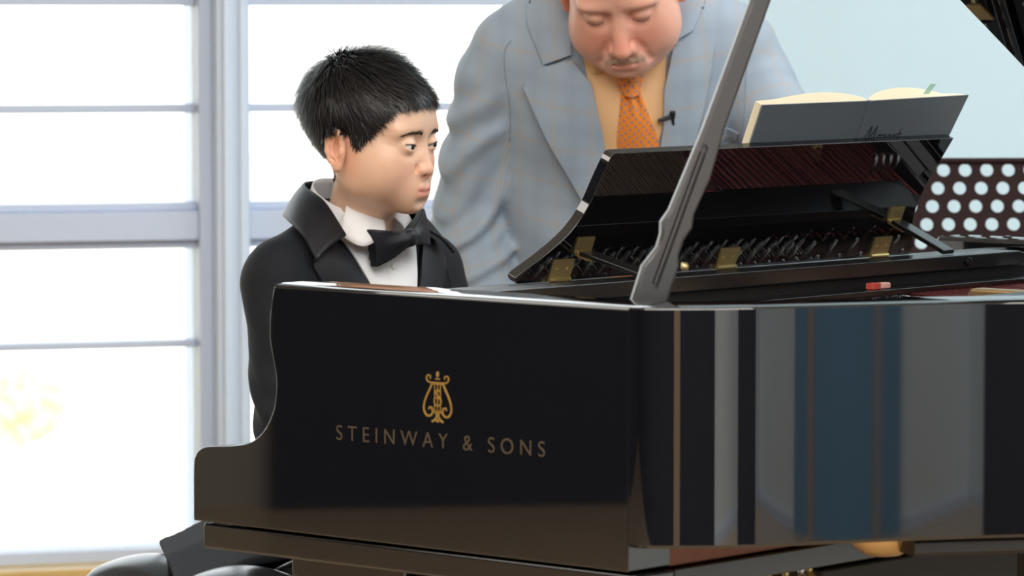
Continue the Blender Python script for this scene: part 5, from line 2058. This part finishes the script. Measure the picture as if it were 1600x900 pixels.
hair_strands('hair', to_man(r0 + nr * 0.0015), nr @ RM.T, fl @ RM.T, RNG.uniform(0.008, 0.018, 6000), 0.0012, grey_hair, man, droop=0.2, segs=3, base=(to_man(cap_v), mapi[fz]))


# --- suit
def man_jacket(p):
    q = ((p - V3(*TO)) @ TR.astype(F32)).astype(F32)                # lateral / front / along
    x_, n_, s_ = q[:, 0], q[:, 1], q[:, 2]
    d = ell(q, (0, 0.000, 0.330), (0.212, 0.142, 0.235))
    d = smin(d, ell(q, (0, 0.030, 0.130), (0.205, 0.165, 0.200)), 0.08)
    d = smin(d, cap(q, (-0.168, -0.012, 0.452), (0.168, -0.012, 0.452), 0.064), 0.06)
    mq = np.stack([np.abs(x_), n_, s_], 1)
    d = smin(d, cap(mq, (0.040, -0.030, 0.560), (0.172, -0.012, 0.472), 0.060, 0.046), 0.05)
    d = smax(d, -0.045 - s_, 0.01)
    d = d + 0.0022 * np.sin(x_ * 26 + s_ * 19 + 0.6) + 0.0016 * np.sin(s_ * 41 - np.abs(x_) * 33)
    sl = chain(p, ARM[1], (0.0680, 0.0610, 0.0470), 0.02)
    u_ = p[:, 2] * 0.9 + p[:, 1] * 0.35
    ph = u_ * 78 + p[:, 0] * 60 + 1.6 * np.sin(p[:, 2] * 27 + 0.5) + 0.8 * np.sin(p[:, 1] * 40)
    w = np.clip((1.24 - p[:, 2]) / 0.12, 0, 1)
    sl = sl - 0.0050 * np.sin(ph) * w - 0.0042 * np.sin(ph * 1.9 + 1.0) * w * np.exp(-((p[:, 2] - 0.99) / 0.10) ** 2)
    cutw = (p - V3(*ARM[1][2])) @ V3(*(np.array(ARM[1][2]) - np.array(ARM[1][1])) / np.linalg.norm(np.array(ARM[1][2]) - np.array(ARM[1][1])))
    sl = smax(sl, cutw + 0.012, 0.004)
    sr = chain(p, ARM[-1], (0.0670, 0.0600, 0.0460), 0.02)
    ph2 = p[:, 2] * 66 - p[:, 1] * 44 + 1.3 * np.sin(p[:, 0] * 32)
    sr = sr - 0.0040 * np.sin(ph2) * np.clip((1.23 - p[:, 2]) / 0.10, 0, 1)
    cutr = (p - V3(*ARM[-1][2])) @ V3(*(np.array(ARM[-1][2]) - np.array(ARM[-1][1])) / np.linalg.norm(np.array(ARM[-1][2]) - np.array(ARM[-1][1])))
    sr = smax(sr, cutr + 0.012, 0.004)
    return smin(d, np.minimum(sl, sr), 0.014)


vj, fj = surface_nets(man_jacket, (-0.42, -0.26, 0.66), (0.42, 0.62, 1.46), 0.0046)
jm = np_mesh('jacket', vj, fj, suit_m, man)
ql = (vj - TO) @ TR


def cloth_uv(v, ql):
    """check runs square on the body and turns with each sleeve"""
    uv = np.c_[ql[:, 0], ql[:, 2]]
    for s in (1, -1):
        A = np.array(ARM[s])
        best = np.full(len(v), 9.0)
        arc = 0
        su = np.zeros((len(v), 2))
        for a, b in zip(A[:-1], A[1:]):
            L = np.linalg.norm(b - a)
            t = (b - a) / L
            h = np.clip((v - a) @ t, 0, L)
            r = v - a - h[:, None] * t
            dd = np.linalg.norm(r, axis=1)
            e1 = np.cross(t, [0, 1.0, 0.2])
            e1 /= np.linalg.norm(e1)
            e2 = np.cross(t, e1)
            th = np.arctan2(r @ e2, r @ e1)
            up = dd < best
            best = np.where(up, dd, best)
            su[up] = np.c_[th[up] * 0.055, -(arc + h[up])]
            arc += L
        on = (best < 0.083) & (ql[:, 0] * s > 0.176) & (((v - A[0]) @ ((A[1] - A[0]) / np.linalg.norm(A[1] - A[0])) > -0.055))
        uv[on] = su[on]
    return uv


set_uv(jm, cloth_uv(vj, ql))
GM = Garment(man_jacket, TO, (1, 0, 0), TA, TN)
mx = -0.004
GM.lay('shirt_front', [(0.088, 0.560), (0.064, 0.50), (0.043, 0.40), (0.008, 0.225)], [(-0.078, 0.560), (-0.060, 0.50), (-0.056, 0.40), (-0.012, 0.225)], shirt_m, man, nu=26, off=0.002, thick=0.0015, belly=0.006, uv=False)
# lapels and collar leaves
seam_shade_m = mat('grey_seam_and_edge_shade', (0.22, 0.27, 0.33), rough=0.9)  # for sleeve seams and for the painted shade line round the lapels
LR_in = [(0.082, 0.497), (0.052, 0.470), (0.036, 0.400), (0.018, 0.290), (0.0, 0.200)]
LR_out = [(0.122, 0.478), (0.152, 0.448), (0.114, 0.375), (0.064, 0.290), (0.022, 0.196)]
LL_in = [(-0.070, 0.512), (-0.056, 0.460), (-0.056, 0.400), (-0.040, 0.290), (-0.008, 0.200)]
LL_out = [(-0.106, 0.524), (-0.130, 0.505), (-0.116, 0.430), (-0.082, 0.300), (-0.030, 0.196)]
GM.lay('lapel', LR_in, LR_out, suit_m, man, nu=14, nv=36, off=0.008, thick=0.0040, belly=0.002, curl=0.004)
ll = GM.lay('lapel', LL_in, LL_out, suit_m, man, nu=14, nv=36, off=0.008, thick=0.0040, belly=0.002, curl=0.004)
GM.lay('collar_leaf', [(0.080, 0.585), (0.084, 0.568), (0.084, 0.535), (0.083, 0.502)], [(0.130, 0.583), (0.150, 0.565), (0.150, 0.528), (0.124, 0.482)], suit_m, man, nu=12, nv=20, off=0.003, thick=0.0022, belly=0.003)
GM.lay('collar_leaf', [(-0.076, 0.590), (-0.080, 0.575), (-0.076, 0.545), (-0.071, 0.517)], [(-0.122, 0.588), (-0.130, 0.575), (-0.118, 0.555), (-0.102, 0.528)], suit_m, man, nu=12, nv=20, off=0.003, thick=0.0022, belly=0.003)
for lp_, edge in ((LR_in, [LR_in[0]] + LR_out[1:]), (LL_in, [LL_in[0]] + LL_out[1:])):
    pts = np.vstack([resample([lp_[0], edge[1]], 12), resample(edge[1:], 34)[1:]])
    MB().tube(GM.on(pts, 0.0125), 0.0012, n=5).build('lapel_edge_shade', seam_shade_m, man, smooth=180)  # darker tube standing in for the shadow line along the lapel
bh = GM.on([(-0.116, 0.488), (-0.096, 0.474)], 0.0135)
MB().tube(bh, 0.0011, n=6).build('buttonhole', mat('pale_thread', (0.66, 0.70, 0.72), rough=0.9), ll)
for s, pts in ((1, [(0.176, 0.505), (0.186, 0.490), (0.186, 0.460), (0.178, 0.400), (0.178, 0.345)]), (-1, [(-0.176, 0.505), (-0.186, 0.490), (-0.186, 0.460), (-0.180, 0.400), (-0.178, 0.345)])):
    P2 = GM.on(spline(pts, 26), 0.0001)
    MB().tube(P2, 0.0009, n=5).build('sleeve_seam', seam_shade_m, jm, smooth=180)
pocket = GM.lay('breast_pocket', [(-0.085, 0.372), (-0.175, 0.385)], [(-0.083, 0.352), (-0.173, 0.365)], suit_m, man, nu=5, nv=12, off=0.001, thick=0.0012)
for zz in (0.165, 0.060):
    c = GM.on([(0.004, zz)], 0.003)[0]
    MB().lathe([(0.010, -0.002), (0.0115, 0.001), (0.0095, 0.003)], tuple(c), tuple(TN), n=18).build('button', mat('horn_button', (0.10, 0.08, 0.07), rough=0.3), jm, smooth=50)
# shirt collar leaves, tie, microphone
for s, A, Bq in ((1, [(0.072, 0.575), (0.050, 0.540), (0.012, 0.512)], [(0.066, 0.520), (0.052, 0.482), (0.022, 0.490)]),
                 (-1, [(-0.068, 0.580), (-0.052, 0.548), (-0.022, 0.515)], [(-0.060, 0.535), (-0.058, 0.500), (-0.036, 0.492)])):
    GM.lay('collar_wing', A, Bq, shirt_m, man, nu=10, nv=16, off=0.009, thick=0.0018, belly=0.004, uv=False)
thick_grid('shirt_collar', [[tuple(np.array(tors(x, n, s))) for x, n, s in row] for row in neck_ring((0.0, 0.010), 0.076, 0.070, lambda t: 0.575 - 0.018 * (1 - math.cos(t)), 0.10, lambda t: 0.045, -2.5, 2.5)], shirt_m, man, 0.003)
thick_grid('back_collar', [[tuple(np.array(tors(x, n, s))) for x, n, s in row] for row in neck_ring((0.0, -0.004), 0.090, 0.080, lambda t: 0.600 - 0.010 * (1 - math.cos(t)), 0.42, lambda t: 0.055, -1.75, 1.75)], suit_m, man, 0.005)
set_uv(bpy.data.objects[man.children[-1].name], np.array([[v.co.x, v.co.z] for v in man.children[-1].data.vertices]))


# the tie follows the chest: lay it in torso space and press it onto the shirt

def tie_part(name, s0, s1, half_of, c_of, bulge, off, nu=19, nv=60, ripple=0.0):
    ui = np.linspace(-1, 1, nu)
    si = np.linspace(s0, s1, nv)
    P = np.array([(c_of(s) + u * half_of(s), s) for u in ui for s in si])
    hit = GM.on(P, 0.0)
    p0 = hit
    U = np.repeat(ui, nv)
    S_ = np.tile(si, nu)
    lift = off + bulge * (1 - U ** 2) + ripple * np.cos(U * 7.5) * np.exp(-((S_ - (s0 - 0.012)) / 0.020) ** 2)
    top = p0 + TN * lift[:, None]
    bot = p0 + TN * 0.004
    idx = np.arange(nu * nv).reshape(nu, nv)
    f = np.stack([idx[:-1, :-1], idx[1:, :-1], idx[1:, 1:], idx[:-1, 1:]], -1).reshape(-1, 4)
    loop = np.array(list(idx[:, 0]) + list(idx[-1, 1:]) + list(idx[-2::-1, -1]) + list(idx[0, -2:0:-1]))
    nxt = np.roll(loop, -1)
    faces = np.vstack([f, f[:, ::-1] + nu * nv, np.stack([loop, loop + nu * nv, nxt + nu * nv, nxt], 1)])
    o = np_mesh(name, np.vstack([top, bot]), faces, tie_m, man)
    bm = bmesh.new()
    bm.from_mesh(o.data)
    bmesh.ops.recalc_face_normals(bm, faces=bm.faces)
    bm.to_mesh(o.data)
    bm.free()
    o.data.set_sharp_from_angle(angle=math.radians(60))
    set_uv(o, np.vstack([P, P]))
    return o


tie_part('necktie', 0.470, 0.185, lambda s: 0.0135 + 0.0185 * min(1, max(0, (0.470 - s) / 0.085)), lambda s: -0.006 - 0.014 * min(1.3, (0.470 - s) / 0.1), 0.006, 0.011, ripple=0.0035)
tie_part('tie_knot', 0.522, 0.462, lambda s: 0.0145 + 0.0150 * min(1, max(0, (s - 0.462) / 0.055)), lambda s: -0.006 + 0.10 * (s - 0.47), 0.012, 0.014, nv=24)
mic_m = mat('black_microphone', (0.01, 0.01, 0.011), rough=0.45)
c0 = GM.on([(-0.046, 0.416), (-0.068, 0.420)], 0.014)
mb = MB().tube([c0[0], c0[1]], 0.0030, n=8)
mb.tube(spline([c0[1] + TA * 0.008, c0[1] - TA * 0.004, *GM.on([(-0.072, 0.395), (-0.068, 0.378), (-0.056, 0.366)], 0.010)], 20), [0.0046] * 5 + [0.0030] * 3 + [0.0013] * 12, n=8)
mb.build('lapel_microphone', mic_m, man, smooth=60)


def man_trousers(p):
    m = np.stack([np.abs(p[:, 0]), p[:, 1], p[:, 2]], 1)
    d = ell(p, (0, -0.01, 0.85), (0.178, 0.150, 0.13))
    lg_ = chain(m, [(0.095, 0.0, 0.80), (0.130, 0.150, 0.455), (0.135, -0.020, 0.07)], (0.108, 0.078, 0.066), 0.03)
    d = smin(d, lg_ + 0.003 * np.sin(m[:, 2] * 50 + m[:, 0] * 30), 0.05)
    return smax(d, 0.055 - p[:, 2], 0.006)


vt, ft = surface_nets(man_trousers, (-0.30, -0.22, 0.03), (0.30, 0.32, 1.02), 0.0075)
tm = np_mesh('trousers', vt, ft, suit_m, man)
set_uv(tm, vt[:, [0, 2]])
brown_shoe = mat('brown_shoe', (0.10, 0.045, 0.02), rough=0.25)
for s in (1, -1):
    vs_, fs_ = surface_nets(lambda p: shoe_field(p, s * 0.137, 0.02), (s * 0.137 - 0.06, -0.10, -0.01), (s * 0.137 + 0.06, 0.18, 0.11), 0.005)
    np_mesh('shoe', vs_, fs_, brown_shoe, man)
# shirt cuffs
for s in (1, -1):
    A = np.array(ARM[s])
    t = (A[2] - A[1]) / np.linalg.norm(A[2] - A[1])
    MB().tube([A[2] - t * 0.025, A[2] + t * 0.012], [0.040, 0.038], n=24).build('cuff', shirt_m, man, smooth=50)
